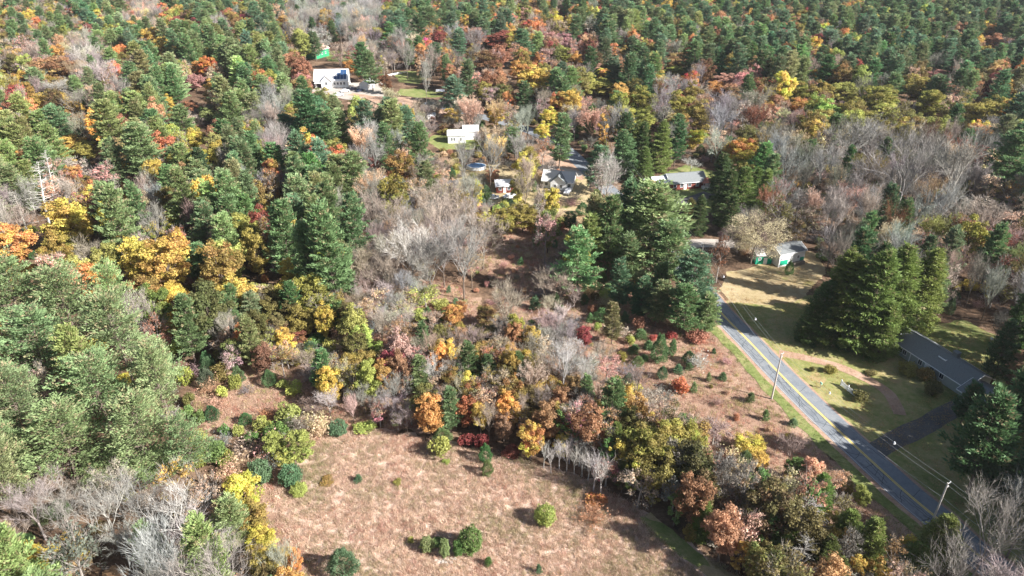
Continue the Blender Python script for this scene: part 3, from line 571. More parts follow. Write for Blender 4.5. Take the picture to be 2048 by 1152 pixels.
HERO = [
 (S_, 48, 92, 70, 55, 'pink'), (A_, 110, 140, 95, 55, 'rust', .6), (A_, 15, 138, 30, 26, 'orange'), (A_, 305, 78, 45, 50, 'gold', .45), (A_, 330, 95, 50, 50, 'gold', .5), (A_, 413, 107, 24, 26, 'yellow'), (S_, 455, 60, 30, 45, 'pink'),
 (A_, 398, 138, 34, 36, 'orange'), (A_, 390, 162, 40, 30, 'pink'), (S_, 430, 142, 40, 44, 'tan'), (B_, 170, 110, 50, 55, 'white'), (B_, 205, 150, 70, 60, 'white'), (B_, 240, 178, 50, 60, 'gray'), (B_, 70, 105, 50, 50, 'graywarm'), (B_, 115, 178, 60, 40, 'gray'),
 (A_, 100, 200, 80, 40, 'gold', .5), (A_, 150, 215, 40, 30, 'gold'), (A_, 336, 205, 26, 34, 'yellow'), (A_, 380, 210, 36, 22, 'rust'), (S_, 382, 240, 44, 50, 'graywarm'), (A_, 387, 280, 50, 50, 'gold', .6), (A_, 140, 290, 60, 46, 'gold', .55), (A_, 170, 300, 50, 40, 'olive'),
 (A_, 652, 36, 32, 40, 'gold'), (S_, 553, 30, 30, 50, 'peach'), (N_, 575, 75, 16, 28, 'yellow'), (N_, 650, 62, 22, 40, 'rust', .6), (N_, 624, 60, 18, 32, 'orange'), (A_, 588, 130, 52, 56, 'rust', .5), (A_, 604, 140, 40, 50, 'rust', .5), (W_, 722, 118, 42, 62, 'pine'), (W_, 742, 135, 40, 62, 'pine'),
 (N_, 701, 68, 14, 36, 'green'), (A_, 758, 72, 42, 40, 'olive', .45), (S_, 705, 105, 36, 40, 'crimson'), (S_, 678, 116, 30, 20, 'pink'), (A_, 700, 132, 28, 28, 'orange'), (A_, 715, 142, 16, 26, 'gold'), (A_, 764, 130, 18, 36, 'yellow', .6), (S_, 768, 92, 18, 24, 'crimson'), (A_, 770, 165, 30, 34, 'brown'), (S_, 640, 75, 60, 50, 'gray'),
 (A_, 880, 78, 36, 46, 'crimson', .6), (A_, 1000, 78, 70, 36, 'crimson', .55), (A_, 950, 75, 40, 44, 'rust', .55), (A_, 975, 125, 60, 60, 'brown', .6), (A_, 1000, 110, 50, 50, 'rust', .5), (A_, 945, 108, 30, 40, 'olive'), (W_, 915, 85, 40, 50, 'pineb'), (W_, 800, 60, 50, 50, 'pineb'),
 (W_, 835, 60, 40, 60, 'pined'), (W_, 860, 40, 50, 50, 'pine'), (B_, 800, 85, 36, 60, 'gray'), (B_, 812, 110, 30, 60, 'gray'), (B_, 862, 120, 34, 60, 'graywarm'), (N_, 836, 130, 16, 44, 'peach'), (B_, 850, 150, 24, 70, 'gray'), (B_, 905, 120, 36, 50, 'graydark'), (A_, 903, 150, 30, 50, 'rust', .6),
 (A_, 1050, 30, 34, 30, 'pink'), (A_, 1072, 58, 40, 44, 'orange', .45), (A_, 1112, 45, 34, 42, 'yellow', .6), (A_, 1130, 22, 28, 20, 'crimson'), (W_, 1048, 88, 50, 56, 'bluegreen'), (A_, 1175, 88, 34, 44, 'peach'), (W_, 1148, 60, 44, 56, 'pine'), (W_, 1220, 70, 56, 60, 'pine'),
 (A_, 1068, 160, 78, 60, 'gold', .58), (A_, 1035, 140, 40, 44, 'gold', .4), (A_, 1080, 118, 28, 32, 'orange'), (A_, 1128, 107, 36, 34, 'ygreen'), (A_, 1152, 118, 30, 30, 'gold'), (A_, 1212, 152, 56, 34, 'orange', .8), (A_, 1205, 172, 60, 34, 'ygreen', .4), (A_, 1250, 105, 30, 28, 'olive'),
 (A_, 1355, 122, 56, 36, 'rust', .6), (A_, 1350, 140, 44, 20, 'ygreen'), (A_, 1452, 160, 54, 34, 'pink', .5), (A_, 1432, 175, 46, 28, 'orange', .5), (A_, 1284, 200, 66, 56, 'olive', .7), (A_, 1290, 235, 50, 44, 'ygreen', .45), (S_, 1168, 208, 40, 46, 'pink'), (S_, 1175, 55, 60, 20, 'tan'),
 (A_, 1100, 235, 42, 44, 'gold', .65), (A_, 1085, 262, 36, 40, 'yellow', .65), (W_, 1120, 275, 60, 90, 'pine'), (W_, 1178, 240, 26, 50, 'pine'), (N_, 1206, 262, 30, 80, 'gold', .45), (B_, 1241, 240, 46, 66, 'grayc'), (A_, 1403, 232, 62, 66, 'olive', .42), (A_, 1396, 272, 46, 34, 'yellow', .7),
 (B_, 1345, 180, 62, 66, 'grayc'), (B_, 1395, 185, 50, 40, 'graywarm'), (B_, 1450, 215, 56, 66, 'grayc'), (S_, 1490, 225, 56, 66, 'graywarm'), (N_, 1549, 232, 26, 50, 'peach', .45), (A_, 1598, 210, 44, 34, 'gold', .4), (A_, 1585, 180, 60, 50, 'olive', .7), (A_, 1645, 150, 40, 50, 'olive', .4),
 (A_, 1690, 185, 56, 44, 'ygreen', .42), (A_, 1760, 195, 76, 56, 'olive', .62), (A_, 1825, 175, 66, 56, 'olive', .55), (A_, 1860, 205, 66, 56, 'olive', .6), (A_, 1775, 225, 60, 40, 'ygreen', .4), (A_, 1960, 225, 76, 54, 'olive', .55), (A_, 1995, 215, 60, 50, 'olive', .5), (A_, 1990, 85, 56, 36, 'rust', .5),
 (A_, 1990, 60, 40, 26, 'orange'), (A_, 1985, 84, 34, 18, 'yellow'), (A_, 1885, 150, 60, 22, 'pink'), (A_, 1480, 300, 66, 56, 'orange', .75), (A_, 1488, 318, 60, 44, 'gold', .75), (N_, 1455, 296, 26, 46, 'olive'),
 ('hemlock', 1247, 306, 62, 92, 'pine'), ('hemlock', 1322, 292, 56, 96, 'hem'), ('hemlock', 1290, 330, 44, 70, 'hem'), ('hemlock', 1446, 352, 60, 90, 'hemd'), ('hemlock', 1485, 388, 66, 110, 'hem'), ('hemlock', 1455, 395, 56, 110, 'hemd'), ('hemlock', 1512, 378, 44, 84, 'hem'), ('hemlock', 1465, 430, 44, 80, 'hemd'),
 (W_, 1198, 330, 66, 76, 'pineb'), (S_, 1205, 360, 76, 80, 'graywarm'), (B_, 1215, 350, 66, 90, 'white'),
 (W_, 1305, 445, 150, 150, 'pinel', .5, 'huge spreading green white pine in the middle distance, upper crown of its cluster'), (W_, 1340, 500, 100, 110, 'pine'), (W_, 1262, 512, 80, 90, 'pine'), 
 (W_, 1396, 560, 104, 120, 'pineb', .5, 'full green pine leaning over the left edge of the road'), (W_, 1375, 610, 80, 90, 'pine'), (W_, 1415, 625, 56, 70, 'pinel'), ('hemlock', 1398, 430, 44, 76, 'hemd'), ('hemlock', 1380, 420, 36, 50, 'olived'),
 (S_, 1442, 500, 44, 92, 'brown'), (S_, 1448, 470, 30, 40, 'purple'),
 ('cream_tree', 1512, 468, 120, 96, 'cream', .5, 'wide cream yellow thin leaved tree beside the white and green cottage'),
 ('hemlock', 1690, 590, 120, 180, 'hem'), ('hemlock', 1745, 600, 130, 200, 'hem'), ('hemlock', 1800, 585, 110, 190, 'hemy'), ('hemlock', 1850, 580, 96, 170, 'hemy'), ('hemlock', 1652, 618, 90, 120, 'hemd'), ('hemlock', 1625, 640, 60, 90, 'hemd'), ('hemlock', 1770, 660, 76, 110, 'hem'), ('hemlock', 1705, 650, 80, 90, 'hemd'),
 (W_, 1876, 575, 56, 90, 'pinel'), (S_, 1900, 560, 46, 100, 'graywarm'), (W_, 1988, 500, 60, 100, 'pine'), (W_, 2018, 320, 90, 110, 'pine'), (W_, 2040, 290, 60, 80, 'pined'),
 ('pale_bare_tree', 1815, 340, 120, 190, 'gray', .5, 'tallest pale limbed bare tree standing on a thick dark trunk in the right woods'), (B_, 1575, 330, 66, 80, 'grayc'), (B_, 1705, 285, 90, 90, 'gray'), (B_, 1650, 330, 60, 80, 'grayc'), (B_, 1740, 340, 70, 100, 'graydark'), (B_, 1920, 330, 90, 140, 'gray'), (B_, 1985, 300, 60, 60, 'grayc'),
 (S_, 1975, 415, 110, 60, 'graywarm'), (B_, 1955, 440, 80, 90, 'graywarm'), (S_, 2020, 440, 80, 60, 'tan'), (S_, 1655, 365, 26, 20, 'orange'), (S_, 1560, 420, 70, 90, 'olived'), (S_, 1600, 400, 50, 60, 'graydark'),
 (W_, 1985, 870, 130, 190, 'pined', .5, 'biggest dark green pine overhanging the lawn at the right edge'), (W_, 2035, 800, 90, 150, 'pine'), (W_, 1940, 800, 60, 80, 'pined'), (W_, 2030, 960, 90, 110, 'pined'), (W_, 2010, 700, 60, 110, 'pined'), (W_, 2048, 640, 60, 130, 'hemd'),
 ('pale_bare_tree', 1990, 1055, 130, 190, 'gray', .5, 'bare tree with dark stems over the road in the bottom right corner'), (B_, 2060, 1020, 110, 150, 'grayc'),
 (W_, 2110, 760, 100, 160, 'pined'), (W_, 2130, 880, 120, 160, 'pined'), (W_, 2160, 1000, 120, 160, 'pined'),
 # left
 (P_, 20, 590, 150, 150, 'pale'), (P_, 130, 600, 160, 140, 'pale'), (P_, 235, 660, 150, 160, 'pale'), (P_, 60, 690, 170, 150, 'pale'), (P_, 310, 740, 110, 110, 'pale'), (P_, 190, 770, 170, 150, 'pale'), (P_, 30, 800, 150, 150, 'pale'), (P_, 120, 870, 180, 150, 'pinel'), (P_, 270, 860, 160, 150, 'pale'), (P_, 375, 880, 100, 115, 'pale'), (P_, 20, 900, 110, 110, 'pinel'), (P_, 320, 925, 120, 80, 'pinel'), (P_, 210, 930, 130, 80, 'pinel'),
 (W_, 660, 500, 110, 180, 'pine', .5, 'tall dark layered white pine beside the bare grey thicket'), (W_, 610, 520, 80, 140, 'pine'), (W_, 700, 450, 70, 120, 'pine'), (W_, 565, 470, 84, 130, 'pine'), (W_, 235, 450, 84, 150, 'pinel'), (W_, 275, 420, 60, 110, 'pine'), (W_, 290, 300, 90, 110, 'pinel'), (W_, 220, 250, 76, 100, 'pineg'), (W_, 618, 240, 86, 110, 'pined'), (W_, 655, 260, 60, 80, 'pine'),
 (W_, 395, 520, 60, 70, 'pine'), (W_, 700, 560, 40, 60, 'pine'), (W_, 840, 290, 50, 90, 'pine'), (W_, 815, 250, 50, 70, 'pineb'),
 (A_, 140, 445, 100, 110, 'gold', .62), (A_, 150, 500, 76, 60, 'olive', .6), (A_, 20, 485, 90, 90, 'orange', .65), (A_, 30, 545, 90, 36, 'gold', .4), (A_, 280, 520, 90, 110, 'gold', .55), (A_, 330, 530, 96, 120, 'gold', .6), (A_, 345, 600, 76, 76, 'yellow', .45), (A_, 290, 590, 70, 90, 'olive', .4), (A_, 440, 540, 96, 130, 'olive', .42), (A_, 470, 590, 80, 90, 'gold', .6), (A_, 430, 620, 80, 70, 'olived', .4),
 (A_, 510, 500, 56, 100, 'olive', .45), (A_, 582, 548, 54, 76, 'yellow', .5, 'brightest yellow leafy tree at the edge of the pines'), (A_, 566, 590, 40, 40, 'yellow'), (A_, 622, 590, 80, 90, 'olive', .5), (A_, 650, 640, 44, 80, 'yellow', .55), (A_, 600, 640, 60, 70, 'olive'), (A_, 175, 700, 76, 52, 'yellow', .6), (A_, 195, 738, 26, 30, 'orange'), (A_, 245, 760, 50, 28, 'yellow', .6), (B_, 178, 518, 60, 84, 'graywarm'), (A_, 540, 660, 80, 50, 'rust', .6), (A_, 590, 672, 50, 40, 'crimson', .6), (A_, 500, 660, 50, 50, 'gold'), (A_, 345, 655, 50, 50, 'gold'),
 ('dead_conifer', 75, 385, 76, 120, 'white', .5, 'taller of two dead white conifers with bare horizontal branches'), ('dead_conifer', 95, 350, 46, 100, 'white', .5, 'shorter dead white conifer behind its taller twin'), ('dead_conifer', 40, 420, 60, 80, 'gray'),
 (S_, 150, 340, 70, 60, 'graywarm'), (S_, 200, 350, 66, 70, 'pink'), (A_, 238, 342, 50, 44, 'yellow', .45), (A_, 130, 320, 40, 30, 'gold'), (A_, 540, 390, 44, 46, 'gold', .5), (A_, 340, 440, 44, 50, 'gold', .7), (A_, 415, 230, 40, 30, 'pineg'), (A_, 240, 390, 34, 24, 'yellow'), (A_, 700, 430, 50, 40, 'orange', .6),
 (A_, 748, 328, 42, 42, 'red', .5), (A_, 800, 335, 60, 72, 'olive', .35), (B_, 705, 325, 60, 64, 'gray'), (B_, 600, 300, 50, 50, 'gray'), (B_, 545, 240, 50, 70, 'graywarm'), (A_, 685, 275, 36, 30, 'olive'),
 (B_, 880, 450, 110, 110, 'graywarm'), (B_, 925, 500, 84, 130, 'gray', .5, 'grey bare tree with a tall forked dark trunk'), (B_, 965, 470, 76, 90, 'graywarm'), (B_, 885, 500, 76, 100, 'gray'), (B_, 790, 440, 76, 90, 'graywarm'), (B_, 820, 500, 90, 110, 'white'), (B_, 860, 530, 80, 90, 'gray'), (B_, 740, 420, 70, 80, 'graywarm'), (B_, 850, 400, 70, 70, 'graywarm'), (B_, 770, 540, 70, 80, 'graywarm'), (B_, 1012, 610, 84, 90, 'graywarm'), (B_, 910, 420, 70, 70, 'graywarm'),
 (B_, 890, 385, 50, 60, 'graywarm'), (B_, 980, 310, 46, 90, 'gray'), (B_, 925, 320, 40, 90, 'gray'), (B_, 1040, 300, 60, 70, 'gray'), (W_, 1030, 280, 50, 50, 'pine'), (A_, 955, 385, 24, 60, 'gold', .7), (A_, 985, 350, 30, 30, 'peach'), (A_, 1035, 375, 34, 50, 'olive', .6), (A_, 1102, 405, 40, 66, 'gold', .6), (A_, 1010, 440, 60, 50, 'olive', .6), (A_, 1045, 430, 60, 60, 'olive', .5), (A_, 975, 440, 40, 40, 'gold', .7), (A_, 890, 380, 36, 30, 'yellow', .7),
 (S_, 1080, 400, 30, 90, 'graywarm'), (A_, 905, 230, 34, 34, 'gold'), (A_, 990, 230, 40, 40, 'gold', .6), (A_, 1140, 440, 30, 40, 'pined'),
 (S_, 850, 585, 76, 60, 'ygreen'), (A_, 840, 630, 30, 30, 'ygreen'), (A_, 905, 632, 46, 50, 'orange', .6), (A_, 920, 615, 30, 30, 'orange'), (A_, 972, 630, 50, 44, 'rust', .7), (A_, 960, 670, 84, 60, 'olived', .5), (A_, 915, 670, 50, 50, 'olive'), (A_, 965, 710, 60, 60, 'olive', .4), (A_, 735, 725, 66, 66, 'olive', .45), (A_, 718, 755, 60, 56, 'olive', .6), (A_, 755, 700, 40, 40, 'ygreen'),
 (A_, 835, 680, 44, 30, 'red', .55), (A_, 875, 705, 36, 36, 'red', .5), (S_, 845, 720, 70, 70, 'pink'), ('pale_bare_tree', 868, 740, 50, 70, 'white'), (B_, 825, 755, 70, 50, 'gray'), (A_, 925, 735, 50, 50, 'gold', .4), (A_, 935, 770, 50, 60, 'gold', .65), (B_, 760, 650, 50, 60, 'graywarm'),
 (A_, 1066, 680, 46, 60, 'gold', .55), (A_, 1058, 720, 36, 50, 'gold', .6), (A_, 1092, 640, 30, 36, 'gold'), (A_, 1048, 660, 24, 30, 'gold'), (A_, 1168, 672, 34, 44, 'crimson', .55, 'deep crimson small tree beside white branched saplings'), ('pale_bare_tree', 1130, 725, 76, 100, 'white'), ('pale_bare_tree', 1170, 750, 50, 66, 'white'), (S_, 1215, 730, 60, 60, 'pink'), (A_, 1215, 790, 36, 50, 'gold', .4), (A_, 1248, 795, 46, 60, 'gold', .6), (A_, 1240, 820, 50, 50, 'olive'),
 (A_, 1105, 780, 70, 56, 'orange', .62), (A_, 1060, 800, 60, 60, 'olived', .5), (A_, 1085, 840, 76, 60, 'olive', .35), (A_, 1130, 830, 36, 50, 'green'), (S_, 1000, 770, 60, 70, 'tan'), (A_, 1030, 770, 20, 50, 'orange'), (A_, 1190, 820, 60, 50, 'olive'), (B_, 1160, 800, 50, 60, 'graydark'), (S_, 1300, 800, 60, 60, 'graywarm'),
 (A_, 1290, 880, 90, 80, 'olived', .6), (A_, 1345, 890, 100, 100, 'olive', .6), (A_, 1380, 880, 70, 80, 'olive', .65), (A_, 1330, 930, 80, 60, 'olived', .6), (A_, 1240, 900, 60, 60, 'olived', .7), (A_, 1310, 835, 36, 34, 'gold', .6), (A_, 1500, 890, 66, 50, 'yellow', .6), (A_, 1520, 920, 40, 40, 'gold'), (S_, 1450, 950, 60, 110, 'graydark'), (S_, 1490, 960, 70, 120, 'graydark'), (S_, 1430, 860, 70, 60, 'purple'),
 ('dead_conifer', 1635, 1040, 110, 110, 'gray', .5, 'grey dead conifer with drooping tangled branches above the bottom edge'), ('dead_conifer', 1610, 1110, 90, 110, 'gray'), (A_, 1627, 940, 44, 60, 'peach', .45), (A_, 1590, 935, 40, 50, 'green'), (A_, 1575, 975, 40, 50, 'olive', .45), (S_, 1545, 960, 40, 70, 'tan'), ('hemlock', 1745, 1085, 80, 110, 'hemy'), ('hemlock', 1885, 1080, 96, 120, 'hemy'), ('hemlock', 1840, 1120, 80, 80, 'hem'), (A_, 1725, 990, 36, 44, 'ygreen'), (S_, 1680, 960, 40, 50, 'peach'), (S_, 1790, 1110, 60, 80, 'rust'), (A_, 1530, 1120, 60, 60, 'olive', .6), (S_, 1690, 1010, 60, 60, 'olived'), (S_, 1700, 1090, 60, 90, 'graydark'),
 (A_, 480, 985, 86, 90, 'yellow', .62), (A_, 495, 1035, 86, 80, 'olive', .45), (A_, 520, 1080, 70, 70, 'yellow', .6), (A_, 560, 1115, 60, 40, 'yellow', .45), (A_, 590, 1120, 30, 50, 'orange', .4), (A_, 55, 1125, 110, 70, 'yellow', .5, 'large yellow leafy crown in the bottom left corner'), (A_, 165, 1100, 60, 50, 'yellow', .55), (A_, 150, 1135, 60, 50, 'peach', .5), (W_, 305, 1100, 70, 110, 'pinel'), (A_, 230, 1150, 50, 30, 'peach'),
 ('pale_bare_tree', 60, 1010, 120, 120, 'gray'), ('pale_bare_tree', 130, 1030, 120, 130, 'gray'), ('pale_bare_tree', 210, 1020, 110, 140, 'gray'), ('pale_bare_tree', 270, 1000, 110, 110, 'gray'), ('pale_bare_tree', 350, 1030, 110, 130, 'white'), ('pale_bare_tree', 400, 1070, 110, 110, 'white'), ('pale_bare_tree', 240, 1080, 80, 90, 'white'), ('pale_bare_tree', 20, 1080, 90, 90, 'graywarm'), ('pale_bare_tree', 440, 1110, 80, 90, 'graywarm'), ('pale_bare_tree', 380, 1130, 110, 80, 'graywarm'), ('pale_bare_tree', 170, 985, 90, 70, 'graywarm'),
 (A_, 548, 885, 46, 60, 'ygreen', .5), (A_, 598, 890, 60, 66, 'ygreen', .55), (A_, 570, 915, 40, 40, 'ygreen', .4), ('round_bush', 580, 950, 46, 46, 'bluegreen'), ('round_bush', 518, 945, 50, 50, 'bluegreen'), ('round_bush', 598, 979, 34, 28, 'ygreen'), ('shrub', 535, 922, 36, 26, 'gold'),
 ('shrub', 883, 893, 52, 50, 'ygreen'), ('shrub', 893, 922, 18, 14, 'ygreen'), ('shrub', 935, 880, 40, 34, 'crimson'), ('shrub', 965, 883, 34, 40, 'crimson'), ('shrub', 1024, 902, 46, 34, 'crimson', .55), ('shrub', 882, 850, 16, 20, 'crimson'), ('shrub', 860, 820, 60, 44, 'ygreen'), ('shrub', 822, 808, 24, 20, 'green'), ('shrub', 925, 828, 30, 24, 'red'), ('shrub', 900, 835, 40, 40, 'gold'),
 ('round_bush', 675, 856, 40, 34, 'bluegreen'), ('shrub', 727, 856, 46, 32, 'ygreen', .6), ('shrub', 655, 962, 34, 18, 'olive', .4), ('pine_sapling', 716, 957, 18, 17, 'bluegreen'), ('shrub', 794, 964, 24, 18, 'olive'),
 ('bristly_bush', 685, 1128, 62, 66, 'bluegreen', .5, 'largest bristly blue green pine bush standing at the foot of the dry field'), ('round_bush', 941, 1080, 48, 54, 'green', .5, 'largest round dark green bush standing alone in the dry field'), ('round_bush', 917, 1096, 24, 32, 'green', .5, 'small bush leaning against the largest round bush in the dry field'), ('round_bush', 854, 1089, 30, 32, 'pinel', .5, 'round green bush at the left of the field bush cluster'), ('round_bush', 889, 1097, 22, 36, 'pinel', .5, 'narrow upright bush between two round field bushes'), ('round_bush', 875, 1084, 26, 20, 'green'), ('pine_sapling', 977, 1122, 18, 20, 'green', .5, 'tiny green conifer right of the largest round field bush'), ('pine_sapling', 1078, 1139, 14, 18, 'bluegreen', .5, 'tiny lone conifer near the bottom edge of the field'), ('shrub', 822, 1078, 16, 16, 'ygreen'),
 ('round_bush', 1091, 1030, 42, 44, 'ygreen', .55, 'bright lime yellow round bush alone in the dry field'), ('shrub', 1190, 1000, 44, 30, 'gold', .35), ('bare_shrub', 1188, 1030, 56, 44, 'rust'),
 ('bristly_bush', 1320, 698, 34, 56, 'pine'), ('bristly_bush', 1325, 745, 22, 26, 'bluegreen'), ('pine_sapling', 1357, 738, 24, 20, 'bluegreen'), ('pine_sapling', 1379, 733, 18, 16, 'pine'), ('pine_sapling', 1345, 695, 20, 30, 'pine'), ('pine_sapling', 1290, 716, 20, 16, 'pine'), ('pine_sapling', 1268, 698, 26, 20, 'pine'), ('shrub', 1261, 680, 26, 22, 'ygreen'), ('pine_sapling', 1283, 668, 30, 24, 'pine'), ('pine_sapling', 1070, 606, 26, 26, 'bluegreen'), ('pine_sapling', 1123, 618, 17, 15, 'pine'), ('bristly_bush', 1205, 630, 34, 30, 'pine'), ('pine_sapling', 1180, 636, 18, 18, 'pine'), ('pine_sapling', 1250, 636, 20, 22, 'bluegreen'), ('pine_sapling', 1298, 690, 22, 20, 'pine'), ('bristly_bush', 1378, 714, 26, 26, 'pined'),
 ('shrub', 1362, 768, 40, 38, 'orange', .4), ('pine_sapling', 1418, 754, 12, 17, 'pinel'), ('pine_sapling', 1388, 775, 14, 20, 'pinel'), ('pine_sapling', 1428, 702, 10, 12, 'pined'), ('bristly_bush', 1258, 758, 24, 24, 'bluegreen'), ('shrub', 1185, 616, 24, 24, 'rust'), ('shrub', 1280, 648, 30, 36, 'rust'), ('shrub', 1342, 668, 26, 22, 'red'), ('shrub', 1305, 674, 18, 18, 'red'), ('shrub', 1400, 670, 50, 36, 'rust', .4), ('shrub', 1194, 653, 18, 20, 'ygreen'), ('bare_shrub', 1230, 660, 50, 32, 'graywarm'), ('bare_shrub', 1400, 722, 40, 34, 'gray'), ('bare_shrub', 1320, 790, 50, 34, 'graydark'),
 ('bristly_bush', 1073, 480, 16, 24, 'green'), ('bristly_bush', 1165, 418, 26, 26, 'pine'), ('shrub', 1125, 450, 26, 22, 'red'), ('shrub', 1065, 455, 30, 30, 'orange'), ('bristly_bush', 1190, 570, 30, 20, 'pine'), ('pine_sapling', 1220, 575, 30, 20, 'pine'), ('bristly_bush', 1250, 575, 30, 20, 'pine'), ('shrub', 1280, 570, 40, 26, 'gold'),
 ('shrub', 1660, 738, 26, 20, 'olive', .5, 'low olive shrub on the lawn behind the white fence'), ('shrub', 1625, 738, 14, 12, 'olived'), ('shrub', 1815, 735, 44, 30, 'olive', .45, 'orange and olive shrub in front of the ranch house'), ('shrub', 1850, 745, 44, 36, 'olive', .4, 'yellowish shrub right beside the ranch house front wall'), ('shrub', 1870, 775, 40, 40, 'olived'), ('shrub', 1720, 790, 40, 30, 'olived'), ('shrub', 1740, 745, 26, 16, 'olived'),
 (B_, 2005, 655, 60, 70, 'graydark'), (B_, 1383, 328, 30, 24, 'white', .5, 'small pale bare tree behind the brick house roof'),
 (N_, 1245, 960, 30, 44, 'olived', .35), ('shrub', 1378, 1065, 30, 36, 'olive'), ('bare_shrub', 1430, 1080, 50, 30, 'graywarm'), (N_, 1205, 890, 24, 30, 'olive'),
]
for x, y, s in ((1088, 905, 24), (1103, 915, 24), (1120, 905, 26), (1135, 912, 26), (1150, 918, 26), (1166, 922, 28), (1178, 930, 28), (1190, 935, 30), (1205, 945, 34), (1140, 895, 24), (1160, 900, 24), (1172, 905, 24)):
    HERO.append(('birch', x, y, s, 50 if x < 1190 else 74, 'white', .5))
for hdef in HERO: T(*hdef)

# ------------------------------------------------------------------ what the picture shows, cell by cell (64 px)
GRID = """
AAMMbMMM MBBBMAMM AAMPPPMM MMMPPPPP
AAbMPPPP PPbbbMBB PRRMPMPP MMMPPPPP
MAbAPPMP MRb.bbPA YAMPMMRR PPYMPMPM
MPPPPMMP BMPPPubb bMbYBYBB AYYYYYMM
PPAPPMPP BMMBPuub PYbHHBBA BBBBBBBP
PPAbPPPP PPPBYbbb buBH..HH bBbBBBBP
MPYMPPPP MPPtttuy YYHPPPH. bbBBBBbb
AYYPAAPY PPPttttf ffPPP..u bBbbBbPb
YPM.YYYY YPPttfff ftsPP... bHHHbbbb
WWWWPYYY YYYttyff fssPP... HHHHHbbb
WWWWWyyA AyyYRAAA Atffff.. .HHH...b
WWWWWyyy syYYRAAA bttsfff. ......PP
WWWWWssf fytttAAA AAbAffff ......PP
WWWWWWss yysstysA Akkkkkff f....PPP
WWWWWWyy y......s tttkkkkk kks..PPP
BBBBBBYY ........ ....skkk kkk...PB
BBBBBBYY ........ .....kkk kkkk..BB
YYBBBBBt A....... ......kk kkkkk.BB
"""
GRID = [l.replace(' ', '') for l in GRID.strip().splitlines()]
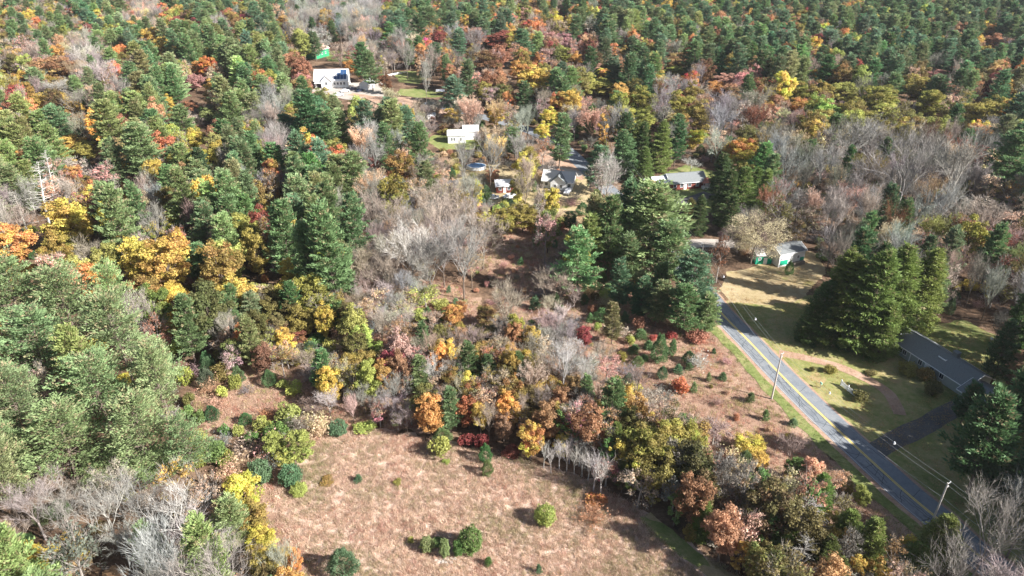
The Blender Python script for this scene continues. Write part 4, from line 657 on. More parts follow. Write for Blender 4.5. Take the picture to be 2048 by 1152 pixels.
MIX = dict(
 P=[(74, W_, ['pine', 'pine', 'pineb', 'pinel', 'pineg'], (4, 5.6), (16, 22)), (12, A_, ['gold', 'olive', 'rust', 'olive', 'ygreen'], (3.6, 5), (13, 18)), (5, B_, ['graywarm', 'gray'], (3, 4.4), (13, 17)), (9, S_, ['tan', 'olive', 'rust', 'peach'], (3, 4.2), (13, 17))],
 M=[(40, W_, ['pine', 'pineb', 'pinel'], (4, 5.6), (15, 21)), (36, A_, ['gold', 'olive', 'rust', 'orange', 'olive', 'crimson', 'ygreen'], (3.8, 5.2), (13, 18)), (9, B_, ['graywarm', 'gray'], (3, 4.6), (13, 17)), (15, S_, ['tan', 'olive', 'rust', 'peach', 'olive'], (3, 4.6), (13, 17))],
 A=[(40, A_, ['gold', 'orange', 'olive', 'rust', 'olive', 'olived'], (3, 4.6), (11, 16)), (30, S_, ['tan', 'peach', 'rust', 'olive', 'graywarm'], (3, 4.2), (11, 15)), (14, W_, ['pine'], (3.5, 4.5), (15, 20)), (16, B_, ['graywarm'], (3, 4), (12, 15))],
 Y=[(82, A_, ['olive', 'gold', 'olive', 'ygreen', 'olive', 'olived'], (4, 5.8), (14, 18)), (8, S_, ['olive', 'tan'], (3, 4.5), (13, 16)), (10, W_, ['pine', 'pined'], (3.8, 5), (14, 18))],
 R=[(50, A_, ['rust', 'crimson', 'pink', 'brown', 'olived'], (3.6, 5), (13, 17)), (25, S_, ['rust', 'pink'], (3, 4.5), (13, 16)), (25, W_, ['pined'], (3.8, 5), (16, 21))],
 B=[(22, 'pale_bare_tree', ['gray', 'graywarm', 'gray'], (3.8, 5.2), (15, 20)), (62, B_, ['gray', 'grayc', 'gray', 'graydark'], (3.6, 5.4), (14, 19)), (6, S_, ['graydark', 'tan', 'olived'], (3.4, 4.6), (13, 17)), (4, W_, ['pined'], (3, 4), (14, 18)), (6, 'tinged_tree', ['graywarm', 'tan'], (3.4, 4.6), (13, 16))],
 b=[(46, B_, ['gray', 'graywarm', 'graydark', 'graywarm'], (3.2, 5), (12, 17)), (30, S_, ['graywarm', 'tan', 'peach', 'rust', 'olive'], (3, 4.4), (11, 15)), (16, 'tinged_tree', ['tan', 'graywarm', 'peach'], (3, 4.4), (12, 15)), (8, W_, ['pine'], (3, 4), (14, 18))],
 t=[(40, 'thicket_tree', ['graywarm', 'white', 'gray'], (1.8, 2.8), (5, 8)), (30, B_, ['graywarm', 'gray'], (2.6, 4), (9, 13)), (10, S_, ['tan', 'peach'], (2.2, 3.2), (6, 9)), (20, 'bare_shrub', ['graydark', 'tan', 'purple'], (1.4, 2.2), (2, 3.4))],
 u=[(60, 'thicket_tree', ['graywarm', 'graywarm', 'gray'], (2, 3), (6, 9)), (40, 'shrub', ['olive', 'tan', 'rust'], (1.3, 2.2), (2, 3.4))],
 k=[(34, A_, ['olived', 'olive', 'rust', 'olived', 'green'], (3, 4.5), (9, 13)), (26, S_, ['graydark', 'olived', 'tan', 'rust'], (2.6, 3.8), (8, 12)), (14, N_, ['olive', 'green', 'gold'], (1.6, 2.4), (6, 10)), (12, 'hemlock', ['hem'], (2, 3), (6, 9)), (14, 'thicket_tree', ['graydark', 'gray'], (1.8, 2.6), (5, 8))],
 H=[(74, 'hemlock', ['hem', 'hemd', 'hem'], (3.4, 4.6), (14, 19)), (26, W_, ['pined'], (3.8, 4.8), (16, 20))],
 W=[(80, P_, ['pale', 'pale', 'pinel'], (4.8, 6.2), (17, 22)), (12, W_, ['pinel'], (4, 5), (17, 21)), (8, S_, ['graywarm', 'gold'], (3, 4), (12, 15))],
 y=[(40, 'shrub', ['ygreen', 'ygreen', 'olive', 'green'], (1.5, 2.9), (2.4, 4.5)), (18, N_, ['ygreen', 'olive', 'gold'], (1.8, 2.6), (5, 8)), (22, 'bare_shrub', ['graydark', 'tan', 'purple'], (1.6, 2.6), (2.4, 4)), (10, 'thicket_tree', ['graywarm'], (1.8, 2.4), (4, 6)), (10, 'bristly_bush', ['pine', 'bluegreen'], (1.2, 1.9), (2.5, 4.5))],
 s=[(34, 'shrub', ['olive', 'rust', 'gold', 'ygreen', 'olived', 'green'], (1.2, 2.3), (1.8, 3.4)), (36, 'bare_shrub', ['graydark', 'purple', 'tan', 'graydark'], (1.3, 2.3), (1.8, 3.4)), (14, 'bristly_bush', ['pine', 'pined'], (.9, 1.7), (2, 4.4)), (16, 'thicket_tree', ['graywarm', 'gray'], (1.6, 2.4), (4, 6))],
 f=[(52, 'bare_shrub', ['graydark', 'rust', 'purple', 'tan'], (.9, 1.7), (1, 2)), (38, 'shrub', ['olive', 'rust', 'ygreen', 'tan', 'peach'], (.5, 1.2), (.7, 1.7)), (10, 'pine_sapling', ['pine', 'bluegreen'], (.6, 1.1), (1.3, 2.4))])
TREECH = set('PMAYRBbHWtk'); SHRUBCH = set('ysfut')
def cell(px, py):
    r = int(min(17, max(0, py//64))); c = int(min(31, max(0, px//64))); return GRID[r][c]
cellsz = 8.0; bins = {}
def bkey(x, y): return (int(x//cellsz), int(y//cellsz))
def bin_add(t): bins.setdefault(bkey(t['x'], t['y']), []).append(t)
def crowd(x, y, R, low, f):
    k = bkey(x, y)
    for i in (-1, 0, 1):
        for j in (-1, 0, 1):
            for t in bins.get((k[0]+i, k[1]+j), ()):
                ff = f if not (low and t['H'] > 6) else .45
                if t['hero'] and not low: ff = max(ff, .55 if f < .52 else .74)
                if (t['x']-x)**2+(t['y']-y)**2 < ((t['R']+R)*ff)**2: return True
    return False
for x, y in ((99, 88), (106, 94), (101, 101), (108, 106), (104, 113), (97, 80), (105, 83), (112, 97), (90, 74), (95, 70), (100, 76), (88, 66), (94, 84), (113, 112), (110, 88), (86, 60), (93, 63), (98, 94), (109, 119)):
    put(W_, x, y, rng.uniform(4.6, 5.8), rng.uniform(22, 27), 'pined', hero=True)
for t in TREES: bin_add(t)
# what must stay in view: px box, distance of the thing
KEEP = [((1790, 650, 1965, 800), 120), ((1530, 470, 1640, 560), 172), ((1505, 495, 1545, 540), 175), ((1315, 342, 1425, 392), 230), ((1082, 342, 1160, 385), 230), ((986, 360, 1026, 398), 226), ((892, 258, 945, 292), 275), ((850, 272, 900, 296), 277), ((628, 140, 695, 176), 364), ((606, 85, 655, 132), 425),
 ((675, 160, 745, 190), 350), ((795, 172, 890, 196), 340), ((795, 140, 860, 168), 370), ((1140, 300, 1175, 345), 245), ((932, 328, 975, 345), 247), ((1235, 305, 1250, 352), 235), ((1355, 478, 1440, 498), 184), ((1450, 545, 1640, 690), 140), ((1560, 740, 1690, 880), 102), ((1700, 880, 1830, 1000), 90), ((1810, 640, 2000, 730), 120), ((1340, 400, 1450, 420), 215), ((872, 178, 890, 192), 330), ((735, 158, 740, 180), 345), ((856, 225, 880, 240), 300),
 ((640, 880, 1060, 1152), 60), ((1050, 960, 1300, 1152), 60), ((1680, 750, 1720, 795), 110), ((0, 1085, 190, 1150), 84)]
for hd in HERO:
    if hd[0] in (A_, N_, W_, 'dead_conifer', 'hemlock', 'cream_tree', S_, 'pale_bare_tree') and hd[2] < 560 and hd[0] != P_:
        t = TREES[HERO.index(hd)]; KEEP.append(((hd[1]-hd[3]*.28, hd[2]-hd[4]*.36, hd[1]+hd[3]*.28, hd[2]+hd[4]*.12), math.hypot(t['x'], t['y'])*.955-2))
CL = [(np.array(P)[:, 0].min(), np.array(P)[:, 0].max(), np.array(P)[:, 1].min(), np.array(P)[:, 1].max(), P) for P in CLEAR]
def cleared(x, y, m=0.0):
    for x0, x1, y0, y1, P in CL:
        if x0-m < x < x1+m and y0-m < y < y1+m:
            if in_poly(x, y, P): return True
            if m and any((x-q[0])**2+(y-q[1])**2 < m*m for q in P): return True
    return False
def blocks(x, y, R, Hh):
    tx, ty, k = proj((x, y, Hh)); bx, by, k2 = proj((x, y, 0)); hw = R*F/k*.85
    d = math.hypot(x, y)
    for (x0, y0, x1, y1), dd in KEEP:
        if d < dd*1.02+2 and tx+hw > x0 and tx-hw < x1 and ty < y1-2 and by > y0: return True
    return False
def try_cand(x, y, low):
    px, py, k = proj((x, y, 12.0 if not low else 1.3))
    if px < -260 or px > 2300 or py < -60 or py > (1420 if low else 1195): return
    if not low and py > 520 and 430 < px < 1420: px, py, k = proj((x, y, 6.5))
    ch = cell(px, py)
    if low and ch in 'AYMbRBk' and rng.random() < .35: ch = 's'
    if (not low and ch not in TREECH) or (low and ch not in SHRUBCH): return
    mx = MIX[ch]; wts = np.array([m[0] for m in mx], float); m = mx[rng.choice(len(mx), p=wts/wts.sum())]
    sp = m[1]; R = rng.uniform(*m[3]); Hh = rng.uniform(*m[4])
    if (SHAPE[sp][1] > 9) == low: return
    col = m[2][rng.integers(len(m[2]))]
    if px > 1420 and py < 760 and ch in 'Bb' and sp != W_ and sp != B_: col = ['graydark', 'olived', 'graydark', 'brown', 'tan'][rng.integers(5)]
    patchn = mnoise.noise(Vector((x*.012, y*.012, 3)))
    if ch == 'P' and px > 1000 and py < 260 and rng.random() < .16: sp = A_; Hh *= .85; col = ['olive', 'olived', 'ygreen', 'gold', 'rust'][rng.integers(5)]
    if sp == W_ and px > 1100 and py < 260 and patchn > -.1: col = ['pine', 'pineb', 'pined'][rng.integers(3)]
    if sp == W_ and px < 520 and py > 150: col = ['pinel', 'pineg', 'pine'][rng.integers(3)]
    if py < 260: R *= 1.12
    if py > 570 and 430 < px < 1420 and not low and ch != 'k' and Hh > 8: q = rng.uniform(.55, .75); R *= q; Hh *= q
    if R > 1.2 and cleared(x, y, R*.35 if not low else R*.5): return
    f = .60 if ch in 'PMYARW' else (.58 if ch in 'Bb' else .62)
    if ch == 'k': f = .42
    if py > 540 and 380 < px < 1420 and ch in 'AtRYby': f = .5
    if low: f = .8 if ch == 's' else (1.9 if ch == 'f' else .5)
    if not low and ch in 'Bb' and px > 1400: f = .7
    if crowd(x, y, R, low, f) or blocks(x, y, R, Hh): return
    put(sp, x, y, R, Hh, col, float(np.clip(rng.normal(.5, .12), .1, .9)) if sp not in (W_, P_, 'hemlock', 'bristly_bush', 'pine_sapling') and col not in ('ygreen', 'green', 'bluegreen') else float(rng.uniform(.42, .52)), jit=.16)
    bin_add(TREES[-1])
def ground_samples(n):
    d0, d1 = 55., 900.; y = np.sqrt(rng.uniform(d0**2, d1**2, n)); hw = (y*1.02*math.cos(TH)+45)*.92; return rng.uniform(-1, 1, n)*hw, y
X, Y = ground_samples(60000)
for x, y in zip(X, Y): try_cand(x, y, False)
ys = np.sqrt(rng.uniform(60.**2, 250.**2, 40000)); xs = rng.uniform(-1, 1, len(ys))*(ys*.85+25)
for x, y in zip(xs, ys): try_cand(x, y, False)
for x, y in zip(rng.uniform(8, 75, 9000), rng.uniform(62, 112, 9000)): try_cand(x, y, False)
ys = np.sqrt(rng.uniform(60.**2, 330.**2, 30000)); xs = rng.uniform(-1, 1, len(ys))*(ys*.85+25)
for x, y in zip(xs, ys): try_cand(x, y, True)
print('TREES', len(TREES))

# ------------------------------------------------------------------ which ones show largest: coarse front-to-back cover map
BW, BH = 1024, 576; cover = np.zeros((BH, BW), bool)
for t in TREES:
    t['d'] = math.hypot(t['x'], t['y'])
for t in sorted(TREES, key=lambda q: q['d']):
    z0, H0, R0 = SHAPE[t['sp']]; zc = t['H']*(1+z0)/2; px, py, k = proj((t['x'], t['y'], zc)); dep = math.atan2(CAMH-zc, t['d'])
    rx = t['R']*F/k/2*.9; ry = math.hypot(t['H']*(1-z0)/2*math.cos(dep), t['R']*math.sin(dep))*F/k/2*.9; px /= 2; py /= 2
    x0, x1, y0, y1 = int(max(0, px-rx)), int(min(BW, px+rx+1)), int(max(0, py-ry)), int(min(BH, py+ry+1)); t['vis'] = 0; t['cx'] = px*2; t['cy'] = py*2
    if x1 > x0 and y1 > y0:
        yy, xx = np.mgrid[y0:y1, x0:x1]; m_ = ((xx-px)/max(rx, .6))**2+((yy-py)/max(ry, .6))**2 <= 1; sub = cover[y0:y1, x0:x1]; new = m_ & ~sub
        t['vis'] = int(new.sum())
        if t['vis']: t['cx'] = float(xx[new].mean()*2); t['cy'] = float(yy[new].mean()*2)
        if not t['sp'] in ('bare_tree', 'thicket_tree', 'bare_shrub', 'tinged_tree', 'pale_bare_tree', 'thin_autumn_tree', 'birch', 'dead_conifer'): sub |= m_
        else: sub |= m_ & (((xx+yy) % 3) == 0)

LAND = [('the white solar house', 660, 158, 90), ('the green gabled house', 630, 105, 70), ('the white cottage', 915, 275, 80), ('the grey gabled house', 1120, 360, 80), ('the white roofed bungalow', 1010, 378, 60), ('the brick house', 1370, 362, 90), ('the white and green cottage', 1572, 510, 110), ('the ranch house', 1880, 725, 120),
 ('the two dead white conifers', 80, 375, 100), ('the big central pine', 1312, 440, 110), ('the nearest utility pole', 1552, 750, 80), ('the second utility pole', 1872, 1015, 80), ('the round dark bushes', 900, 1085, 90), ('the lime yellow bush', 1091, 1030, 80), ('the cream yellow tree', 1520, 470, 90), ('the far lawn', 845, 185, 80), ('the bright yellow tree', 582, 548, 90), ('the crimson tree', 1168, 672, 90), ('the tall forked bare tree', 925, 500, 90), ('the birches', 1150, 915, 90), ('the grey dead conifers', 1625, 1070, 100), ('the bristly field bush', 685, 1128, 80)]
def where(x, y):
    best = None
    for n, lx, ly, r in LAND:
        d = math.hypot(x-lx, (y-ly)*1.2)
        if 12 < d < r*1.25 and (best is None or d/r < best[0]): best = (d/r, n, x-lx, y-ly)
    if best:
        _, n, dx, dy = best
        return ('beside ' if abs(dx) > abs(dy)*1.1 else ('behind ' if dy < 0 else 'in front of '))+n
    if y < 120: return 'in the farthest woods' if x > 1000 else 'in the far mixed woods'
    if y < 260: return 'in the far pine woods' if x > 900 or x < 560 else 'below the far lawns'
    if x > 1500 and y < 620: return 'in the dark bare woods'
    if x < 420 and y > 960: return 'among the whitish bare trees'
    if x < 480 and y > 540: return 'among the broad pale pines'
    if x < 700 and y < 480: return 'in the sunny pine woods'
    if x < 700 and y < 720: return 'by the golden trees'
    if x > 1940: return 'by the shaded lawn'
    if x > 1350 and y > 820: return 'in the roadside thicket'
    if y > 860: return 'along the field edge'
    if x > 1000 and y > 420: return 'in the reddish brush'
    if y > 600: return 'in the middle thicket'
    return 'round the grey thicket'
SHORT = dict(cream_tree='cream tree', pale_bare_tree='pale bare tree', white_pine='pine', pale_pine='broad pine', hemlock='hemlock', pine_sapling='sapling', autumn_tree='autumn tree', thin_autumn_tree='thin tree', slender_tree='slender tree', bare_tree='bare tree', thicket_tree='thicket tree', tinged_tree='tinged tree', birch='birch', bare_shrub='twiggy shrub', dead_conifer='dead conifer', shrub='shrub', round_bush='round bush', bristly_bush='pine bush')
LOOK = {}
def basics(t):
    R0 = SHAPE[t['sp']][2]; H0 = SHAPE[t['sp']][1]; s = t['R']/R0; h = t['H']/H0/s
    if s > 1.18: size = 'large '
    elif s < .78: size = 'small '
    elif h > 1.15: size = 'tall '
    elif h < .85: size = 'squat '
    else: size = ''
    return size, f"{WORD[t['cn']]} {NOUN[t['sp']]}"
def cut(words_, n=16):
    return len(words_.replace(',', '').split()) <= n
def label_all(L):
    XY = np.array([(t['cx'], t['cy']) for t in L]); used = {}
    for i, t in enumerate(L):
        if t['label']: used[t['label']] = 1
    for i, t in enumerate(L):
        if t['label']: continue
        size, base = basics(t); d = XY-XY[i]; dist = np.hypot(d[:, 0], d[:, 1]*1.2); dist[i] = 1e9; order = np.argsort(dist)[:14]; rels = []; seen = set()
        for j in order:
            o = L[j]; key = (o['cn'], o['sp'])
            if key == (t['cn'], t['sp']) or key in seen: continue
            seen.add(key); dx, dy = XY[j]-XY[i]
            r = 'beside' if abs(dx) > abs(dy) else ('behind' if dy > 0 else 'before'); rels.append(f"{r} {'an' if WORD[o['cn']][0] in 'aeiou' else 'a'} {WORD[o['cn']]} {SHORT[o['sp']]}")
        w_ = where(t['cx'], t['cy']); cands = [f"{size}{base} {w_}" if 'the ' in w_ and w_.split()[0] in ('beside', 'behind') else None]
        for r in rels: cands += [f"{size}{base} {r}, {w_}", f"{base} {r}, {w_}"]
        for a in range(len(rels)):
            for b_ in range(a+1, len(rels)): cands.append(f"{size}{base} {rels[a]} and {rels[b_]}"); cands.append(f"{base} {rels[a]}, {rels[b_]}")
        pick = next((c for c in cands if c and c not in used and cut(c)), None) or f"{base} {w_}"
        if pick in used and isinstance(used[pick], dict):
            o = used[pick]; side = t['cx'] < o['cx']; o['label'] = pick+(', the right one of two' if side else ', the left one of two'); pick += ', the left one of two' if side else ', the right one of two'
        used[pick] = t; t['label'] = pick

by = {}
for t in TREES: by.setdefault(t['sp'], []).append(t)
rest = {}; CHOSEN = []
LIMIT = dict(shrub=260, bare_shrub=220, bristly_bush=150, thicket_tree=220)
for sp, L in by.items():
    L.sort(key=lambda t: -(t['vis']+(3 if t['hero'] else 0)))
    keep = 0
    for t in L:
        inside = -10 < t['cx'] < 2058 and -10 < t['cy'] < 1162
        if keep < LIMIT.get(sp, 295) and inside and t['vis'] >= 10:
            keep += 1; CHOSEN.append(t); t['obj'] = None; v = SRC[sp][t['var']]; z0, H0, R0 = SHAPE[sp]
            e = bpy.data.objects.new(sp, None); COL.objects.link(e); e.empty_display_size = .5
            e.location = (t['x'], t['y'], -0.02); e.rotation_euler = (0, 0, t['rz']); e.scale = (t['R']/R0, t['R']/R0, t['H']/H0)
            tag(e, None, CAT.get(sp, 'tree'), GROUP[sp]); t['obj'] = e
            pale = v['bm'] is M['palebark']; c4 = (*t['col'], t['a'])
            bc = c4
            if sp == 'thin_autumn_tree': bc = (.30, .265, .235, 1)
            if v['trunk']:
                a = link('trunk', v['trunk'], e); a.color = bc
            b = link('crown', v['crown'], e); b.color = c4
        else:
            t['leftover'] = 1; rest.setdefault(sp, []).append(t)
label_all(CHOSEN)
for t in CHOSEN: t['obj']['label'] = t['label']
# the rest of each kind: one object, instanced by geometry nodes
def gn_scatter(name, items, sources, label, kind='stuff'):
    """items: list of (x, y, z, rz, sx, sz, idx, colour, shift)"""
    me = bpy.data.meshes.new(name); n = len(items); A = np.array([[i[0], i[1], i[2]] for i in items], dtype=np.float32)
    me.vertices.add(n); me.vertices.foreach_set('co', A.ravel())
    at_ = me.attributes.new('rot', 'FLOAT_VECTOR', 'POINT'); at_.data.foreach_set('vector', np.array([[0, 0, i[3]] for i in items], dtype=np.float32).ravel())
    at_ = me.attributes.new('scl', 'FLOAT_VECTOR', 'POINT'); at_.data.foreach_set('vector', np.array([[i[4], i[4], i[5]] for i in items], dtype=np.float32).ravel())
    at_ = me.attributes.new('idx', 'INT', 'POINT'); at_.data.foreach_set('value', np.array([i[6] for i in items], dtype=np.int32))
    at_ = me.attributes.new('tint', 'FLOAT_COLOR', 'POINT'); at_.data.foreach_set('color', np.array([[*i[7], 1] for i in items], dtype=np.float32).ravel())
    at_ = me.attributes.new('shift', 'FLOAT', 'POINT'); at_.data.foreach_set('value', np.array([i[8] for i in items], dtype=np.float32))
    c = bpy.data.collections.new(name+'_sources')
    for k, s in enumerate(sources): s.name = f'source_{name}_{k:04d}'; c.objects.link(s)
    ng = bpy.data.node_groups.new(name, 'GeometryNodeTree'); ng.interface.new_socket('Geometry', in_out='INPUT', socket_type='NodeSocketGeometry'); ng.interface.new_socket('Geometry', in_out='OUTPUT', socket_type='NodeSocketGeometry')
    gi = ng.nodes.new('NodeGroupInput'); go = ng.nodes.new('NodeGroupOutput'); ip = ng.nodes.new('GeometryNodeInstanceOnPoints'); ci = ng.nodes.new('GeometryNodeCollectionInfo')
    ci.inputs['Collection'].default_value = c; ci.inputs['Separate Children'].default_value = True; ci.inputs['Reset Children'].default_value = True
    def na(nm, ty):
        q = ng.nodes.new('GeometryNodeInputNamedAttribute'); q.data_type = ty; q.inputs['Name'].default_value = nm; return [s for s in q.outputs if s.enabled and s.name == 'Attribute'][0]
    e2r = ng.nodes.new('FunctionNodeEulerToRotation')
    ng.links.new(gi.outputs[0], ip.inputs['Points']); ng.links.new(ci.outputs[0], ip.inputs['Instance']); ip.inputs['Pick Instance'].default_value = True
    ng.links.new(na('idx', 'INT'), ip.inputs['Instance Index']); ng.links.new(na('rot', 'FLOAT_VECTOR'), e2r.inputs[0]); ng.links.new(e2r.outputs[0], ip.inputs['Rotation']); ng.links.new(na('scl', 'FLOAT_VECTOR'), ip.inputs['Scale'])
    ng.links.new(ip.outputs[0], go.inputs[0])
    o = link(name, me); md = o.modifiers.new('scatter', 'NODES'); md.node_group = ng; tag(o, label, kind=kind); return o
STUFFN = dict(cream_tree='cream_woods', pale_bare_tree='pale_bare_woods', white_pine='pine_woods', pale_pine='pale_pine_woods', hemlock='hemlock_woods', pine_sapling='sapling_cover', autumn_tree='autumn_woods', thin_autumn_tree='thin_autumn_woods', slender_tree='slender_woods', bare_tree='leafless_woods', thicket_tree='bare_thicket', tinged_tree='tinged_woods', birch='birch_cover', bare_shrub='twiggy_brush', shrub='shrub_cover', round_bush='bush_cover', bristly_bush='bristly_cover', dead_conifer='dead_wood')
JM = {}; INST = {'leaves': M['leaf_i'], 'needles': M['needle_i'], 'pale_bark': M['palebark_i']}
def joined(sp, var):
    if (sp, var) not in JM:
        v = SRC[sp][var]; TT = np.concatenate([v['C'], v['T']]); mi = np.concatenate([np.zeros(len(v['C'])), np.ones(len(v['T']))]); K = np.concatenate([v['K'], np.full((len(v['T']), 3), .3)])
        JM[(sp, var)] = tri_mesh(sp+'_whole', TT, [INST.get(v['lm'].name, v['lm']), M['bark'] if sp == 'thin_autumn_tree' else INST.get(v['bm'].name, v['bm'])], mi, K)
    return JM[(sp, var)]
for sp, L in rest.items():
    srcs = [bpy.data.objects.new('s', joined(sp, k)) for k in range(len(SRC[sp]))]; z0, H0, R0 = SHAPE[sp]
    gn_scatter(STUFFN[sp], [(t['x'], t['y'], -.02, t['rz'], t['R']/R0, t['H']/H0, t['var'], t['col'], t['a']) for t in L], srcs, f"remaining {NOUN[sp]}s massed behind and between the nearer ones")
print('rest', {k: len(v) for k, v in rest.items()})

# ------------------------------------------------------------------ grass of the field and brush as real blades
def tuft(n, h, r, wd):
    b = np.concatenate([rng.normal(0, r, (n, 2)), np.zeros((n, 1))], 1); d = nrm(np.concatenate([rng.normal(0, .45, (n, 2)), np.ones((n, 1))], 1))
    Tt = blade_tris(b, d, rng.uniform(.5, 1.1, n)*h, np.full(n, wd)); K = vcol(rng.random(), rng.uniform(.25, .85, n), (rng.random(n) < .25)*.6)
    o = bpy.data.objects.new('t', tri_mesh('tuft', Tt, [M['blade']], col=K)); return o
def scatter_poly(P, dens, cols, wts, z=0.0, smin=.7, smax=1.3, patch=None):
    G = [at(*p)[:2] for p in P] if len(P[0]) == 2 and max(p[0] for p in P) > 130 else P
    A = np.array(G); x0, y0 = A.min(0); x1, y1 = A.max(0); n = int((x1-x0)*(y1-y0)*dens); out = []
    for _ in range(n):
        x = rng.uniform(x0, x1); y = rng.uniform(y0, y1)
        if not in_poly(x, y, G) or any(in_poly(x, y, g_) for g_ in NOGRASS): continue
        if patch and mnoise.noise(Vector((x*patch, y*patch, 5)))+rng.normal(0, .25) < -.35: continue
        s = rng.uniform(smin, smax); 
        q = 0.5+.9*mnoise.noise(Vector((x*.13, y*.13, 2)))+rng.normal(0, .33); cw = np.cumsum(wts); c = cols[min(len(cols)-1, int(np.searchsorted(cw, min(max(q, 0), .999)*cw[-1])))]
        j = math.exp(rng.normal(0, .13)); out.append((x, y, z, rng.uniform(0, 6.28), s, s*rng.uniform(.7, 1.3), int(rng.integers(0, 4)), tuple(v*j for v in c), .5))
    return out
tf = [tuft(26, .55, .22, .05) for _ in range(4)]
gn_scatter('dry_grass', scatter_poly(FIELD, 7.0, ((.28, .25, .14), (.39, .285, .215), (.47, .355, .275), (.53, .41, .32), (.60, .48, .38), (.39, .24, .185)), [.06, .2, .34, .26, .1, .04]), tf, 'tall dry pinkish tan grass of the open field')
tf = [tuft(22, .6, .28, .05) for _ in range(4)]
it = []
for h in HEATH: it += scatter_poly(h, 2.2, ((.26, .24, .10), (.34, .21, .16), (.41, .285, .22), (.48, .36, .28), (.30, .28, .12), (.38, .19, .14)), [.12, .26, .26, .16, .1, .1])
gn_scatter('brush_grass', [q for q in it if not cleared(q[0], q[1])], tf, 'reddish brown weeds and low brush between the thickets')
tf = [tuft(20, .22, .2, .05) for _ in range(4)]
D_, L_, R_ = strip_pts(RC[:11], 7.0, 4.0); V = [tuple(p) for p in L_]+[tuple(p) for p in R_[::-1]]
gn_scatter('verge_grass', scatter_poly(V, 3.0, ((.11, .15, .04), (.17, .2, .06), (.28, .24, .11)), [.4, .35, .25]), tf, 'short green grass of the roadside verge')
def litter():
    n = 14; c = np.concatenate([rng.normal(0, .5, (n, 2)), rng.uniform(.01, .05, (n, 1))], 1); return bpy.data.objects.new('t', tri_mesh('litter', leaf_tris(c, np.tile([0, 0, 1.], (n, 1)), rng.uniform(.05, .11, n), .8), [M['blade']], col=vcol(.4, rng.uniform(.3, .8, n))))
tf = [litter() for _ in range(4)]; it = []
for q_ in (LAWNS[0], LAWNS[1], LAWNS[2]): it += scatter_poly(q_[1], .9, ((.30, .20, .08), (.36, .24, .10), (.28, .15, .08), (.22, .12, .07)), [.3, .3, .2, .2], .06, patch=.09)
gn_scatter('fallen_leaves', it, tf, 'fallen tan leaves scattered over the lawns')
# ------------------------------------------------------------------ buildings
def root(name, label, cat, p, rz=0, group=None):
    e = bpy.data.objects.new(name, None); COL.objects.link(e); e.location = (p[0], p[1], 0); e.rotation_euler = (0, 0, rz); tag(e, label, cat, group); return e
def gable_walls(e, L, D, wh, rh, m, x0=0, y0=0, name='wall', back=True):
    """walls: length L along x, depth D along y, gables at the x ends"""
    a = MB(); t = .15; X0, X1, Y0, Y1 = x0-L/2, x0+L/2, y0-D/2, y0+D/2
    a.box(X0, X1, Y0, Y0+t, -.1, wh); a.box(X0, X1, Y1-t, Y1, -.1, wh)
    for xx in (X0, X1-t):
        b = len(a.V); pts = [(Y0+t, -.1), (Y1-t, -.1), (Y1-t, wh-.02), ((Y0+Y1)/2, wh+rh-.12), (Y0+t, wh-.02)]
        a.V += [(xx, y, z) for y, z in pts]+[(xx+t, y, z) for y, z in pts]
        a.F += [[b+4, b+3, b+2, b+1, b], [b+5, b+6, b+7, b+8, b+9]]+[[b+i, b+(i+1) % 5, b+5+(i+1) % 5, b+5+i] for i in range(5)]
    return a.build(name, m, e)
def gable_roof(e, L, D, wh, rh, m, x0=0, y0=0, ov=.45, name='roof'):
    a = MB(); th = .14; X0, X1 = x0-L/2-ov, x0+L/2+ov; sl = rh/(D/2); y_e = D/2+ov; ze = wh-sl*ov
    for s in (-1, 1):
        P = [(X0, y0+s*y_e, ze), (X1, y0+s*y_e, ze), (X1, y0, wh+rh), (X0, y0, wh+rh)]
        if s > 0: P = [P[1], P[0], P[3], P[2]]
        a.quadbox(P+[(p[0], p[1], p[2]+th) for p in P])
    r = a.build(name, m, e)
    c = MB(); c.box(X0, X1, y0-.12, y0+.12, wh+rh+th+.003, wh+rh+th+.05); c.build('ridge_cap', m, r)
    return r
def fascia(e, L, D, wh, rh, x0=0, y0=0, ov=.45):
    sl = rh/(D/2); X0, X1 = x0-L/2-ov, x0+L/2+ov; ye = D/2+ov; ze = wh-sl*ov
    for xx in (X0-.07, X1+.01):
        for s in (-1, 1):
            a = MB(); P = [(xx, y0+s*ye, ze-.1), (xx+.06, y0+s*ye, ze-.1), (xx+.06, y0+s*.02, wh+rh-.1), (xx, y0+s*.02, wh+rh-.1)]
            a.quadbox(P+[(p[0], p[1], p[2]+.32) for p in P]); a.build('rake_board', M['white'], e)
    for s in (-1, 1):
        a = MB(); yy = y0+s*(ye+.04); a.box(X0, X1, yy-.03, yy+.03, ze-.08, ze+.12); a.build('gutter', M['white'], e)
def window(e, x, y, z, w_, h_, face='y', s=-1, fm='white'):
    """frame proud of the wall and a pane inside it; s side of the wall it looks to"""
    f = MB(); t = .1
    def bx(a, u0, u1, z0, z1, d0, d1):
        lo, hi = sorted((y+s*d0, y+s*d1)) if face == 'y' else sorted((x+s*d0, x+s*d1))
        if face == 'y': a.box(x+u0, x+u1, lo, hi, z0, z1)
        else: a.box(lo, hi, y+u0, y+u1, z0, z1)
    bx(f, -w_/2-t, -w_/2, z-h_/2-t, z+h_/2+t, .003, .07); bx(f, w_/2, w_/2+t, z-h_/2-t, z+h_/2+t, .003, .07); bx(f, -w_/2, w_/2, z+h_/2, z+h_/2+t, .003, .07); bx(f, -w_/2, w_/2, z-h_/2-t, z-h_/2, .003, .09)
    bx(f, -.025, .025, z-h_/2, z+h_/2, .003, .05)
    o = f.build('window', M[fm], e); g = MB(); bx(g, -w_/2, w_/2, z-h_/2, z+h_/2, .002, .02); g.build('pane', M['glass'], o); return o
